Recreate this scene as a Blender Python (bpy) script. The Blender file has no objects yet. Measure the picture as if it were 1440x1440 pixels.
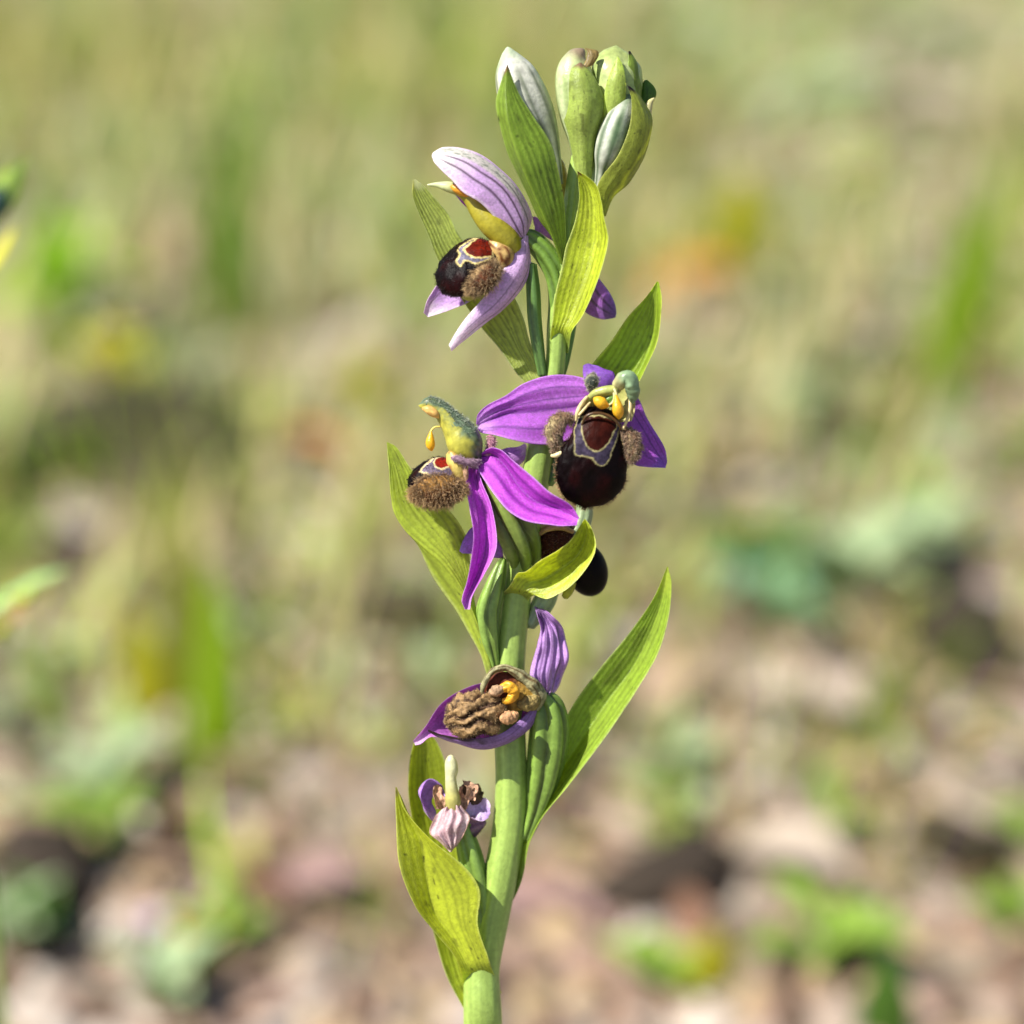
import bpy, math, random
import numpy as np
from mathutils import Vector, Matrix

rng = np.random.default_rng(11)
random.seed(11)
scene = bpy.context.scene
COL = scene.collection

# ------------------------------------------------------------------ camera
LENS, SENSOR, DF = 75.0, 36.0, 0.27          # DF: distance to the orchid in metres
TAN = SENSOR / 2 / LENS
PITCH = math.radians(20)
FWD = np.array([0, math.cos(PITCH), -math.sin(PITCH)])
UP = np.array([0, math.sin(PITCH), math.cos(PITCH)])
RIGHT = np.array([1.0, 0, 0])
FOCUS = np.array([0, 0, 0.22])
CAM = FOCUS - FWD * DF
PX = DF * TAN / 720                          # one photo pixel at the orchid, in metres (0.09 mm)
cam_data = bpy.data.cameras.new('camera')
cam = bpy.data.objects.new('camera', cam_data)
COL.objects.link(cam)
cam.location = CAM
cam.rotation_euler = (math.pi / 2 - PITCH, 0, 0)
cam_data.lens, cam_data.sensor_width = LENS, SENSOR
cam_data.clip_start, cam_data.clip_end = 0.01, 300
cam_data.dof.use_dof = True
cam_data.dof.focus_distance = DF - 0.0035
cam_data.dof.aperture_fstop = 7.4
cam_data.dof.aperture_blades = 0
scene.camera = cam

# ------------------------------------------------------------------ sky and sun
SUN_AZ, SUN_EL = math.radians(66), math.radians(51)   # azimuth: 0 = behind the camera, 90 = from the left
sun_dir = Vector((-math.sin(SUN_AZ) * math.cos(SUN_EL), -math.cos(SUN_AZ) * math.cos(SUN_EL), math.sin(SUN_EL)))
world = bpy.data.worlds.new('World')
scene.world = world
world.use_nodes = True
wn = world.node_tree.nodes
bg = wn['Background']
sky = wn.new('ShaderNodeTexSky')
sky.sky_type = 'NISHITA'
sky.sun_disc = False
sky.sun_elevation = SUN_EL
sky.sun_rotation = math.atan2(sun_dir.x, sun_dir.y)
world.node_tree.links.new(sky.outputs[0], bg.inputs[0])
bg.inputs[1].default_value = 0.07
sun_data = bpy.data.lights.new('sun', 'SUN')
sun_data.energy = 5.0
sun_data.angle = math.radians(0.55)
sun_data.color = (1.0, 0.95, 0.87)
sun = bpy.data.objects.new('sun', sun_data)
COL.objects.link(sun)
sun.rotation_euler = sun_dir.to_track_quat('Z', 'Y').to_euler()

vs = scene.view_settings
vs.view_transform = 'Standard'
vs.look = 'None'
vs.exposure = 0.88
vs.gamma = 1.0
vs.use_curve_mapping = False
scene.render.engine = 'CYCLES'
scene.cycles.use_denoising = True
scene.cycles.max_bounces = 8
scene.cycles.sample_clamp_indirect = 6

# ------------------------------------------------------------------ helpers
def c(h):
    h = h.lstrip('#')
    v = np.array([int(h[i:i + 2], 16) / 255 for i in (0, 2, 4)])
    return np.where(v <= 0.04045, v / 12.92, ((v + 0.055) / 1.055) ** 2.4)

def _hash(ix, iy, seed):
    h = (ix * 374761393 + iy * 668265263 + seed * 1442695041) & 0xFFFFFFFF
    h = ((h ^ (h >> 13)) * 1274126177) & 0xFFFFFFFF
    return ((h ^ (h >> 16)) & 0xFFFF) / 65535.0

def vnoise(x, y, seed=0):
    x, y = np.broadcast_arrays(np.asarray(x, float), np.asarray(y, float))
    ix, iy = np.floor(x).astype(np.int64), np.floor(y).astype(np.int64)
    fx, fy = x - ix, y - iy
    fx, fy = fx * fx * (3 - 2 * fx), fy * fy * (3 - 2 * fy)
    a, b = _hash(ix, iy, seed), _hash(ix + 1, iy, seed)
    d, e = _hash(ix, iy + 1, seed), _hash(ix + 1, iy + 1, seed)
    return (a * (1 - fx) + b * fx) * (1 - fy) + (d * (1 - fx) + e * fx) * fy

def sstep(a, b, x):
    t = np.clip((x - a) / (b - a), 0, 1)
    return t * t * (3 - 2 * t)

def mix(a, b, t):
    t = np.asarray(t)[..., None]
    return a * (1 - t) + b * t

TILT = 0.06                                   # the orchid leans a little: its top is nearer than its foot
def W(p):
    """photo pixel x, y and depth d (in pixels, + = away from the camera plane through the stem) -> world"""
    p = np.asarray(p, float)
    d = p[..., 2] + TILT * (p[..., 1] - 720)
    D = (DF + d * PX)[..., None]
    return CAM + D * (FWD + RIGHT * ((p[..., 0] - 720) / 720 * TAN)[..., None] + UP * ((720 - p[..., 1]) / 720 * TAN)[..., None])

def cr(pts, n):
    """smooth resample of a polyline to n points, even in arc length"""
    pts = np.asarray(pts, float)
    seg = np.linalg.norm(np.diff(pts[:, :2], axis=0), axis=1) + 1e-6
    t = np.concatenate([[0], np.cumsum(seg)])
    m = np.empty_like(pts)
    m[1:-1] = (pts[2:] - pts[:-2]) / (t[2:] - t[:-2])[:, None]
    m[0] = (pts[1] - pts[0]) / (t[1] - t[0])
    m[-1] = (pts[-1] - pts[-2]) / (t[-1] - t[-2])
    s = np.linspace(0, t[-1], n)
    k = np.clip(np.searchsorted(t, s, side='right') - 1, 0, len(seg) - 1)
    h = (t[k + 1] - t[k])
    x = ((s - t[k]) / h)[:, None]
    h = h[:, None]
    return ((2 * x**3 - 3 * x**2 + 1) * pts[k] + (x**3 - 2 * x**2 + x) * h * m[k]
            + (-2 * x**3 + 3 * x**2) * pts[k + 1] + (x**3 - x**2) * h * m[k + 1])

def smooth1(a, it=3):
    for _ in range(it):
        b = a.copy()
        b[1:-1] = (a[:-2] + 2 * a[1:-1] + a[2:]) / 4
        a = b
    return a

def unit(a):
    return a / (np.linalg.norm(a, axis=-1, keepdims=True) + 1e-12)

WLOC = {}
def empty(name, loc, parent=None, label=None, cat=None, group=None):
    o = bpy.data.objects.new(name, None)
    COL.objects.link(o)
    o.empty_display_size = 0.005
    loc = np.asarray(loc, float)
    if parent is not None:
        o.parent = parent
        o.location = loc - WLOC[parent]
    else:
        o.location = loc
    WLOC[o] = loc
    tag(o, label, cat, group)
    return o

def tag(o, label=None, cat=None, group=None, kind=None):
    if label: o['label'] = label
    if cat: o['category'] = cat
    if group: o['group'] = group
    if kind: o['kind'] = kind
    return o

def mesh_obj(name, V, faces, cols, mat, parent=None, smooth=True):
    """V in world metres; stored relative to the parent's place"""
    V = np.asarray(V, float)
    org = WLOC[parent] if parent is not None else np.zeros(3)
    me = bpy.data.meshes.new(name)
    me.from_pydata((V - org).tolist(), [], faces)
    if cols is not None:
        at = me.color_attributes.new('Col', 'FLOAT_COLOR', 'POINT')
        a = np.ones((len(V), 4), np.float32)
        a[:, :3] = cols
        at.data.foreach_set('color', a.ravel())
    me.materials.append(mat)
    if smooth:
        me.polygons.foreach_set('use_smooth', np.ones(len(me.polygons), bool))
    me.update()
    o = bpy.data.objects.new(name, me)
    COL.objects.link(o)
    if parent is not None:
        o.parent = parent
    WLOC[o] = org
    return o

def grid_faces(nu, nv, off=0, wrap=False, flip=False):
    f = []
    for i in range(nu - 1):
        for j in range(nv if wrap else nv - 1):
            k = (j + 1) % nv
            q = (off + i * nv + j, off + i * nv + k, off + (i + 1) * nv + k, off + (i + 1) * nv + j)
            f.append(q[::-1] if flip else q)
    return f

def interp_list(d, u):
    d = np.atleast_1d(np.asarray(d, float))
    if len(d) == 1:
        return np.full_like(u, d[0])
    return smooth1(np.interp(u, np.linspace(0, 1, len(d)), d), 12)

# ------------------------------------------------------------------ materials
def plant_mat(name, rough=0.45, transl=0.0, tint=(1, 1, 1), spec=0.35, bump=0.15, bscale=2500, var=0.25, vscale=700,
              sheen=0.0, attr=True, color=(0.2, 0.2, 0.2), coat=0.0):
    m = bpy.data.materials.new(name)
    m.use_nodes = True
    nt = m.node_tree
    N, L = nt.nodes, nt.links
    out = N['Material Output']
    pb = N['Principled BSDF']
    if attr:
        src = N.new('ShaderNodeAttribute'); src.attribute_name = 'Col'; csock = src.outputs['Color']
    else:
        src = N.new('ShaderNodeRGB'); src.outputs[0].default_value = (*color, 1); csock = src.outputs[0]
    tc = N.new('ShaderNodeTexCoord')
    nz = N.new('ShaderNodeTexNoise'); nz.inputs['Scale'].default_value = vscale; nz.inputs['Detail'].default_value = 4
    L.new(tc.outputs['Object'], nz.inputs['Vector'])
    mr = N.new('ShaderNodeMapRange')
    mr.inputs['From Min'].default_value, mr.inputs['From Max'].default_value = 0.3, 0.7
    mr.inputs['To Min'].default_value, mr.inputs['To Max'].default_value = 1 - var, 1 + var
    L.new(nz.outputs['Fac'], mr.inputs['Value'])
    mul = N.new('ShaderNodeVectorMath'); mul.operation = 'SCALE'
    L.new(csock, mul.inputs[0]); L.new(mr.outputs[0], mul.inputs['Scale'])
    L.new(mul.outputs[0], pb.inputs['Base Color'])
    pb.inputs['Roughness'].default_value = rough
    pb.inputs['Specular IOR Level'].default_value = spec
    if sheen:
        pb.inputs['Sheen Weight'].default_value = sheen
        pb.inputs['Sheen Roughness'].default_value = 0.4
    if coat:
        pb.inputs['Coat Weight'].default_value = coat
        pb.inputs['Coat Roughness'].default_value = 0.15
    bn = N.new('ShaderNodeTexNoise'); bn.inputs['Scale'].default_value = bscale; bn.inputs['Detail'].default_value = 3
    L.new(tc.outputs['Object'], bn.inputs['Vector'])
    bp = N.new('ShaderNodeBump'); bp.inputs['Strength'].default_value = bump; bp.inputs['Distance'].default_value = 0.0002
    L.new(bn.outputs['Fac'], bp.inputs['Height'])
    L.new(bp.outputs[0], pb.inputs['Normal'])
    if transl:
        tr = N.new('ShaderNodeBsdfTranslucent')
        tm = N.new('ShaderNodeVectorMath'); tm.operation = 'MULTIPLY'
        tm.inputs[1].default_value = tint
        L.new(mul.outputs[0], tm.inputs[0])
        L.new(tm.outputs[0], tr.inputs['Color'])
        L.new(bp.outputs[0], tr.inputs['Normal'])
        mx = N.new('ShaderNodeMixShader'); mx.inputs[0].default_value = transl
        L.new(pb.outputs[0], mx.inputs[1]); L.new(tr.outputs[0], mx.inputs[2])
        L.new(mx.outputs[0], out.inputs['Surface'])
    return m

M_BRACT = plant_mat('bract_green', 0.40, 0.50, (1.7, 1.55, 0.30), 0.5, 0.40, 4500, 0.14, 1800)
M_STEM = plant_mat('stem_green', 0.36, 0.10, (1.2, 1.2, 0.4), 0.5, 0.22, 4000, 0.12, 1400)
M_SEPAL = plant_mat('sepal_purple', 0.34, 0.30, (1.35, 0.85, 1.25), 0.55, 0.7, 9500, 0.20, 3500)
M_LIP = plant_mat('lip_velvet', 0.42, 0.0, spec=0.08, bump=0.3, bscale=6000, var=0.3, vscale=1500)
M_FUZZ = plant_mat('fuzz', 0.7, 0.25, (1, 1, 1), 0.2, 0.5, 4000, 0.3, 2500, sheen=0.3)
M_COLUMN = plant_mat('column_waxy', 0.32, 0.25, (1.2, 1.1, 0.5), 0.5, 0.25, 3000, 0.2, 1400)
M_POLLEN = plant_mat('pollen_yellow', 0.35, 0.2, (1.2, 1, 0.4), 0.5, 0.3, 5000, 0.12, 2500)
M_DRY = plant_mat('withered_tissue', 0.65, 0.1, (1.2, 0.9, 0.7), 0.25, 0.9, 2600, 0.45, 1800)

# ------------------------------------------------------------------ shape builders (photo-pixel space)
def sheet(name, L, R, dL, dR, parent, mat, col, cup=0.0, fold=0.0, nu=84, nv=26, thick=2.0, wav=0.0, seed=0, curl=0.0, side=-1, mid=None, ribs=0, rib=0.0, tuck=0.0):
    """a leaf or petal between two edges; both edges run from the tip (u=0) to the base (u=1); cup > 0 bulges to the camera"""
    u = np.linspace(0, 1, nu); v = np.linspace(-1, 1, nv)
    l, r = cr(L, nu), cr(R, nu)
    l = np.column_stack([l, interp_list(dL, u)]); r = np.column_stack([r, interp_list(dR, u)])
    t = (v + 1) / 2
    G = l[:, None, :] * (1 - t)[None, :, None] + r[:, None, :] * t[None, :, None]
    if mid is not None:
        mp, md, vm = mid
        m = np.column_stack([cr(mp, nu), interp_list(md, u)])
        lo = np.clip((v + 1) / (vm + 1), 0, 1); hi = np.clip((v - vm) / (1 - vm), 0, 1)
        G = np.where((v <= vm)[None, :, None], l[:, None] * (1 - lo)[None, :, None] + m[:, None] * lo[None, :, None],
                     m[:, None] * (1 - hi)[None, :, None] + r[:, None] * hi[None, :, None])
        for _ in range(2):
            G[:, 1:-1] = (G[:, :-2] + 2 * G[:, 1:-1] + G[:, 2:]) / 4
    Tu = np.gradient(G, axis=0); Tv = np.gradient(G, axis=1)
    Nn = unit(np.cross(Tu, Tv).mean(axis=1))
    if Nn[:, 2].mean() * side < 0: Nn = -Nn
    Nn = unit(smooth1(Nn, 20))
    wl = np.linalg.norm(r - l, axis=1) / 2
    wl = smooth1(wl, 3)
    uu, vv = np.meshgrid(u, v, indexing='ij')
    off = (cup * (1 - vv**2) + fold * (1 - np.abs(vv)**1.3) + curl * np.abs(vv)**5) * wl[:, None]
    if ribs:
        off = off + rib * np.cos(ribs * np.pi * (vv * (1 - 0.15 * (1 - uu)))) * sstep(0, 0.15, uu)
    if wav:
        off = off + wav * (vnoise(uu * 5 + seed, vv * 1.8 + seed, seed) - 0.5) * 2 * sstep(0, 0.1, uu) * (0.3 + 0.7 * np.abs(vv))
    if tuck: off = off - tuck * sstep(0.84, 1.0, uu)
    G = G + Nn[:, None, :] * off[..., None]
    N2 = unit(np.cross(np.gradient(G, axis=0), np.gradient(G, axis=1)))
    s = np.sign((N2 * Nn[:, None, :]).sum(-1).mean()) or 1
    N2 = N2 * s
    N2[~np.isfinite(N2)] = 0
    taper = (sstep(0, 0.06, uu) * (1 - np.abs(vv)**6) * 0.85 + 0.15)[..., None]
    B = G - N2 * thick * taper
    V = np.concatenate([G.reshape(-1, 3), B.reshape(-1, 3)])
    n = nu * nv
    faces = grid_faces(nu, nv) + grid_faces(nu, nv, n, flip=True)
    for i in range(nu - 1):
        for j in (0, nv - 1):
            q = (i * nv + j, (i + 1) * nv + j, n + (i + 1) * nv + j, n + i * nv + j)
            faces.append(q if j == 0 else q[::-1])
    for j in range(nv - 1):
        i = nu - 1
        faces.append((i * nv + j, i * nv + j + 1, n + i * nv + j + 1, n + i * nv + j))
    C = col(uu, vv).reshape(-1, 3)
    return mesh_obj(name, W(V), faces, np.concatenate([C, C]), mat, parent)

def tube(name, pts, parent, mat, col, nu=60, nphi=28, ridges=0, ramp=0.0, twist=0.0, disp=0.0, seed=0, flat=1.0, dens=None):
    """pts: (x, y, d, radius)"""
    p = cr(np.asarray(pts, float), nu)
    ctr, rad = p[:, :3], np.maximum(p[:, 3], 0.15)
    T = unit(np.gradient(ctr, axis=0))
    a = np.cross(T[0], [0, 0, 1.0])
    if np.linalg.norm(a) < 0.1: a = np.cross(T[0], [0, 1.0, 0])
    A = np.empty_like(ctr); A[0] = unit(a)
    for i in range(1, nu):
        x = A[i - 1] - T[i] * (A[i - 1] @ T[i])
        A[i] = unit(x)
    Bv = np.cross(T, A)
    phi = np.linspace(0, 2 * np.pi, nphi, endpoint=False)
    u = np.linspace(0, 1, nu)
    uu, pp = np.meshgrid(u, phi, indexing='ij')
    rr = rad[:, None] * (1 + (ramp * (np.abs(np.cos(ridges / 2 * (pp + twist * uu)))**0.7 - 0.5) if ridges else 0))
    if disp:
        rr = rr * (1 + disp * (vnoise(uu * 14 + seed, np.cos(pp) * 2.2 + seed * 3, seed) + vnoise(uu * 14, np.sin(pp) * 2.2 + 7, seed + 5) - 1))
    G = ctr[:, None] + A[:, None] * (rr * np.cos(pp))[..., None] + Bv[:, None] * (rr * np.sin(pp) * flat)[..., None]
    V = np.concatenate([G.reshape(-1, 3), ctr[:1] - T[:1] * rad[0] * 0.5, ctr[-1:] + T[-1:] * rad[-1] * 0.5])
    n = nu * nphi
    faces = grid_faces(nu, nphi, wrap=True, flip=True)
    for j in range(nphi):
        k = (j + 1) % nphi
        faces.append((n, j, k)); faces.append((n + 1, (nu - 1) * nphi + k, (nu - 1) * nphi + j))
    C = col(uu, pp)
    C = np.concatenate([C.reshape(-1, 3), C[0].mean(0, keepdims=True), C[-1].mean(0, keepdims=True)])
    o = mesh_obj(name, W(V), faces, C, mat, parent)
    nrm = unit(A[:, None] * np.cos(pp)[..., None] + Bv[:, None] * np.sin(pp)[..., None])
    return o, G.reshape(-1, 3), nrm.reshape(-1, 3)

def blob(name, ctr, a, b, la, wb, tn, parent, mat, col, w=None, h=None, bend=0.0, disp=None, nth=72, nphi=96):
    """rounded body: axis a (base s=-1 to tip s=+1), width axis b, n = to the camera; col(s, t, up) with up>0 on the n side"""
    a = unit(np.asarray(a, float)); b = np.asarray(b, float); b = unit(b - a * (a @ b)); n = np.cross(a, b)
    if n[2] > 0: n = -n
    s = -np.cos(np.linspace(0.02, np.pi - 0.02, nth))
    base = np.sqrt(1 - s**2)
    wp = base if w is None else np.interp(s, w[0], w[1]); hp = base if h is None else np.interp(s, h[0], h[1])
    wp = smooth1(wp, 4); hp = smooth1(hp, 4)
    phi = np.linspace(0, 2 * np.pi, nphi, endpoint=False)
    ss, pp = np.meshgrid(s, phi, indexing='ij')
    tt, nn = wp[:, None] * np.cos(pp), hp[:, None] * np.sin(pp)
    sc = np.ones_like(ss) if disp is None else 1 + disp(ss, tt, nn)
    G = (np.asarray(ctr, float) + a * (la * ss)[..., None] + b * (wb * tt * sc)[..., None]
         + n * (tn * nn * sc - bend * la * (ss - 0.0)**2)[..., None])
    V = np.concatenate([G.reshape(-1, 3), G[0].mean(0, keepdims=True), G[-1].mean(0, keepdims=True)])
    N = nth * nphi
    f = grid_faces(nth, nphi, wrap=True)
    for j in range(nphi):
        k = (j + 1) % nphi
        f.append((N, k, j)); f.append((N + 1, (nth - 1) * nphi + j, (nth - 1) * nphi + k))
    C = col(ss, tt, nn, G) if getattr(col, 'px', False) else col(ss, tt, nn)
    C = np.concatenate([C.reshape(-1, 3), C[0].mean(0, keepdims=True), C[-1].mean(0, keepdims=True)])
    o = mesh_obj(name, W(V), f, C, mat, parent)
    nrm = unit(np.cross(np.gradient(G, axis=0), np.roll(G, -1, 1) - np.roll(G, 1, 1)))
    out = G - np.asarray(ctr, float)
    if (nrm * out).sum(-1).mean() < 0: nrm = -nrm
    return o, G.reshape(-1, 3), nrm.reshape(-1, 3)

def hairs(name, P, D, length, rad, n, parent, c0, c1, lean=(0, 0, 0), rnd=0.5, keep=None, seed=0):
    """short hairs on sampled surface points"""
    g = np.random.default_rng(seed)
    if keep is not None:
        P, D = P[keep], D[keep]
    k = g.integers(0, len(P), n)
    p = P[k] + g.normal(0, 0.6, (n, 3))
    d = unit(D[k] + np.asarray(lean) + g.normal(0, rnd, (n, 3)) * 0.5)
    clump = vnoise(p[:, 0] * 0.22, p[:, 1] * 0.22, seed)
    d = unit(d + (clump[:, None] - 0.5) * np.array([0.9, -0.6, 0.3]))
    ln = length * (g.uniform(0.3, 1.2, n) * (0.6 + 0.8 * clump))[:, None]
    a = unit(np.cross(d, g.normal(0, 1, (n, 3)))); b = np.cross(d, a)
    mid = p + d * ln * 0.55 + g.normal(0, 0.06, (n, 3)) * ln
    tip = mid + unit(d + g.normal(0, 0.35, (n, 3))) * ln * 0.5
    rings = []
    for base, r in ((p - d * 0.8, rad), (mid, rad * 0.7)):
        for q in range(3):
            an = 2 * np.pi * q / 3
            rings.append(base + a * r * math.cos(an) + b * r * math.sin(an))
    V = np.stack(rings + [tip], axis=1).reshape(-1, 3)
    f = []
    for i in range(n):
        o = 7 * i
        for q in range(3):
            r2 = (q + 1) % 3
            f.append((o + q, o + r2, o + 3 + r2, o + 3 + q)); f.append((o + 3 + q, o + 3 + r2, o + 6))
    var = g.uniform(0.7, 1.25, (n, 1, 1))
    cc = np.stack([c0] * 3 + [(c0 + c1) / 2] * 3 + [c1])[None] * var
    o = mesh_obj(name, W(V), f, cc.reshape(-1, 3), M_FUZZ, parent, smooth=False)
    return tag(o, kind='stuff')

def bract_col(base, n=11, dark=0.28, tip=None, tipw=0.06, edge=None, pale_base=None, seed=0):
    base = base * np.array([1.28, 1.20, 1.0])
    def fn(u, v):
        wob = (vnoise(u * 4, v * 3, seed) - 0.5) * 0.22
        x = (v * (1 - 0.15 * (1 - u)) + wob) * n / 2
        ln = np.exp(-(((x - np.round(x))) / 0.17)**2) * (0.65 + 0.7 * vnoise(u * 8, v * 6, seed + 5))
        col = np.broadcast_to(base, u.shape + (3,)).copy()
        col = col * (1 + 0.12 * (vnoise(u * 26, v * 7, seed + 3) - 0.5) + 0.25 * (vnoise(u * 5, v * 2, seed + 9) - 0.5))[..., None]
        cross = np.exp(-((vnoise(u * 34, v * 10, seed + 2) - 0.5) / 0.05)**2) * 0.10
        col = col * (1 - dark * ln - cross * (1 - ln))[..., None]
        if pale_base is not None: col = mix(col, pale_base, sstep(0.82, 1.0, u) * 0.8)
        e = edge if edge is not None else base * 1.35
        col = mix(col, e, sstep(0.90, 0.98, np.abs(v)) * 0.8)
        spots = np.maximum(sstep(0.93, 0.96, vnoise(u * 46, v * 12, seed + 21)) * 0.7, sstep(0.86, 0.93, vnoise(u * 15, v * 4, seed + 27)) * 0.35)
        col = mix(col, c('2a2a10'), spots)
        if tip is not None: col = mix(col, tip, 1 - sstep(tipw * 0.3, tipw, u + 0.04 * (vnoise(v * 3, u * 9, seed) - 0.5)))
        return col
    return fn

def sepal_col(base, tipc, tipw=0.25, vein=None, nv=3, pale=None, vpos=(-0.5, 0.0, 0.5), vdark=0.6, edge=None, seed=0, basec=None, vw=0.035):
    vein = base * 0.35 if vein is None else vein
    def fn(u, v):
        col = np.broadcast_to(base, u.shape + (3,)).copy()
        col = mix(col, tipc, 1 - sstep(tipw * 0.2, tipw, u + 0.12 * (vnoise(u * 9, v * 4, seed) - 0.5)))
        if pale is not None: col = mix(col, pale, sstep(0.35, 0.8, vnoise(u * 3, v * 1.5, seed + 4)) * 0.7)  # pale patches put sheen highlights into the sepal colour
        if basec is not None: col = mix(col, basec, sstep(0.8, 1.0, u))
        col = col * (1 + 0.3 * (vnoise(u * 50, v * 16, seed + 1) - 0.5))[..., None]
        for p in vpos:
            wob = 0.05 * (vnoise(u * 5, p * 10 + 3, seed) - 0.5)
            ln = np.exp(-((v - p - wob) / vw)**2) * sstep(0.0, 0.18, u)
            col = mix(col, vein, ln * vdark)
        if edge is not None: col = mix(col, edge, sstep(0.88, 0.97, np.abs(v)) * 0.85)  # margin colour; the pale ones also paint sheen along the edge
        return col
    return fn

def green_tube_col(base, dark=0.25, seed=0, nrid=0, twist=0.0, top=None):
    def fn(u, p):
        col = np.broadcast_to(base, u.shape + (3,)).copy()
        col = col * (1 + 0.25 * (vnoise(u * 12, np.cos(p) * 2, seed) - 0.5) + 0.18 * (vnoise(u * 70, np.sin(p) * 6, seed + 2) - 0.5))[..., None]
        lines = vnoise(np.cos(p) * 9 + 3, np.sin(p) * 9 + u * 2, seed + 7)
        col = col * (0.86 + 0.28 * lines)[..., None]
        fl = sstep(0.80, 0.9, vnoise(u * 160, p * 9, seed + 4))
        col = mix(col, col * 1.4 + 0.03, fl * 0.4)
        if nrid: col = col * (1 - dark * (1 - np.abs(np.cos(nrid / 2 * (p + twist * u)))))[..., None]
        if top is not None: col = mix(col, top, 1 - sstep(0, 0.35, u))
        return col
    return fn

def flat_col(base, var=0.25, f=8, seed=0):
    def fn(u, v, *k):
        return np.broadcast_to(base, u.shape + (3,)) * (1 + var * (vnoise(u * f, v * f, seed) - 0.5) * 2)[..., None]
    return fn

# ------------------------------------------------------------------ the ground
def gh(x, y):
    z = 0.018 * (vnoise(x * 4 + 9, y * 4, 1) - 0.5) + 0.010 * (vnoise(x * 16, y * 16 + 3, 2) - 0.5) + 0.005 * (vnoise(x * 50, y * 50, 3) - 0.5)
    far = np.maximum(np.asarray(y, float) - 3.0, 0)
    return z + 0.05 * far + 0.1 * (vnoise(np.asarray(x) * 0.4, np.asarray(y) * 0.4, 5) - 0.5) * np.minimum(far, 1)

def ground_pt(px, py):
    """where the line of sight through a photo pixel meets the ground"""
    d = FWD + RIGHT * (px - 720) / 720 * TAN + UP * (720 - py) / 720 * TAN
    z = 0.0
    for _ in range(4):
        t = (z - CAM[2]) / d[2]
        p = CAM + d * t
        z = float(gh(p[0], p[1]))
    return p, t

def build_ground():
    xs = np.concatenate([-np.geomspace(60, 1.6, 26), np.linspace(-1.5, 1.5, 300), np.geomspace(1.6, 60, 26)])
    ys = np.concatenate([-np.geomspace(30, 0.8, 16), np.linspace(-0.7, 3.2, 390), np.geomspace(3.3, 110, 40)])
    X, Y = np.meshgrid(xs, ys, indexing='ij')
    V = np.stack([X, Y, gh(X, Y)], -1).reshape(-1, 3)
    m = bpy.data.materials.new('dry_soil'); m.use_nodes = True
    nt = m.node_tree; N, L = nt.nodes, nt.links; pb = N['Principled BSDF']
    tc = N.new('ShaderNodeTexCoord')
    def noise(s, det=5):
        n = N.new('ShaderNodeTexNoise'); n.inputs['Scale'].default_value = s; n.inputs['Detail'].default_value = det
        L.new(tc.outputs['Object'], n.inputs['Vector']); return n
    n1, n2, n3 = noise(14), noise(60), noise(3.5, 3)
    r1 = N.new('ShaderNodeValToRGB')
    r1.color_ramp.elements[0].position = 0.32; r1.color_ramp.elements[0].color = (0.15, 0.122, 0.092, 1)
    r1.color_ramp.elements[1].position = 0.66; r1.color_ramp.elements[1].color = (0.33, 0.283, 0.225, 1)
    L.new(n1.outputs['Fac'], r1.inputs[0])
    r2 = N.new('ShaderNodeValToRGB')
    r2.color_ramp.elements[0].position = 0.35; r2.color_ramp.elements[0].color = (0.7, 0.66, 0.62, 1)
    r2.color_ramp.elements[1].position = 0.7; r2.color_ramp.elements[1].color = (1.05, 1.03, 1.0, 1)
    L.new(n2.outputs['Fac'], r2.inputs[0])
    mu = N.new('ShaderNodeVectorMath'); mu.operation = 'MULTIPLY'
    L.new(r1.outputs[0], mu.inputs[0]); L.new(r2.outputs[0], mu.inputs[1])
    # mossy green patches, more of them further up the slope
    sx = N.new('ShaderNodeSeparateXYZ'); L.new(tc.outputs['Object'], sx.inputs[0])
    mr = N.new('ShaderNodeMapRange'); mr.inputs['From Min'].default_value = 0.35; mr.inputs['From Max'].default_value = 1.6
    mr.inputs['To Min'].default_value = -0.12; mr.inputs['To Max'].default_value = 0.14
    L.new(sx.outputs['Y'], mr.inputs['Value'])
    ad = N.new('ShaderNodeMath'); L.new(n3.outputs['Fac'], ad.inputs[0]); L.new(mr.outputs[0], ad.inputs[1])
    r3 = N.new('ShaderNodeValToRGB'); r3.color_ramp.elements[0].position = 0.45; r3.color_ramp.elements[1].position = 0.62
    L.new(ad.outputs[0], r3.inputs[0])
    mx = N.new('ShaderNodeMix'); mx.data_type = 'RGBA'
    L.new(r3.outputs[0], mx.inputs['Factor']); L.new(mu.outputs[0], mx.inputs['A']); mx.inputs['B'].default_value = (0.18, 0.21, 0.08, 1)
    L.new(mx.outputs['Result'], pb.inputs['Base Color'])
    pb.inputs['Roughness'].default_value = 0.95
    bp = N.new('ShaderNodeBump'); bp.inputs['Strength'].default_value = 0.6; bp.inputs['Distance'].default_value = 0.004
    L.new(n2.outputs['Fac'], bp.inputs['Height']); L.new(bp.outputs[0], pb.inputs['Normal'])
    o = mesh_obj('ground', V, grid_faces(len(xs), len(ys), flip=True), None, m)
    tag(o, 'dry pinkish brown soil with mossy patches under the meadow plants', 'ground', kind='structure')
build_ground()
# ------------------------------------------------------------------ the orchid
foot_px = np.array([682, 1440, 0.0])
foot = W(foot_px)
base_pt = np.array([foot[0] - 0.004, foot[1] + 0.012, 0.0]); base_pt[2] = gh(base_pt[0], base_pt[1])
orchid = empty('orchid', base_pt, None, 'orchid spike with purple sepals and brown bee-like lips on an upright green stem', 'orchid')

G_LIT = c('8fa33c'); G_MID = c('7b9440'); G_STEM = c('94ae54'); G_DARK = c('5f8433'); G_PALE = c('a9bd78'); G_YEL = c('a8b43a')
PINK = c('c58fd6'); PURP = c('b052c4'); MAG = c('c44cd2'); VIOL = c('7d55c0'); WHITE = c('e6dce6'); LILAC = c('bb9ad2')

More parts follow.
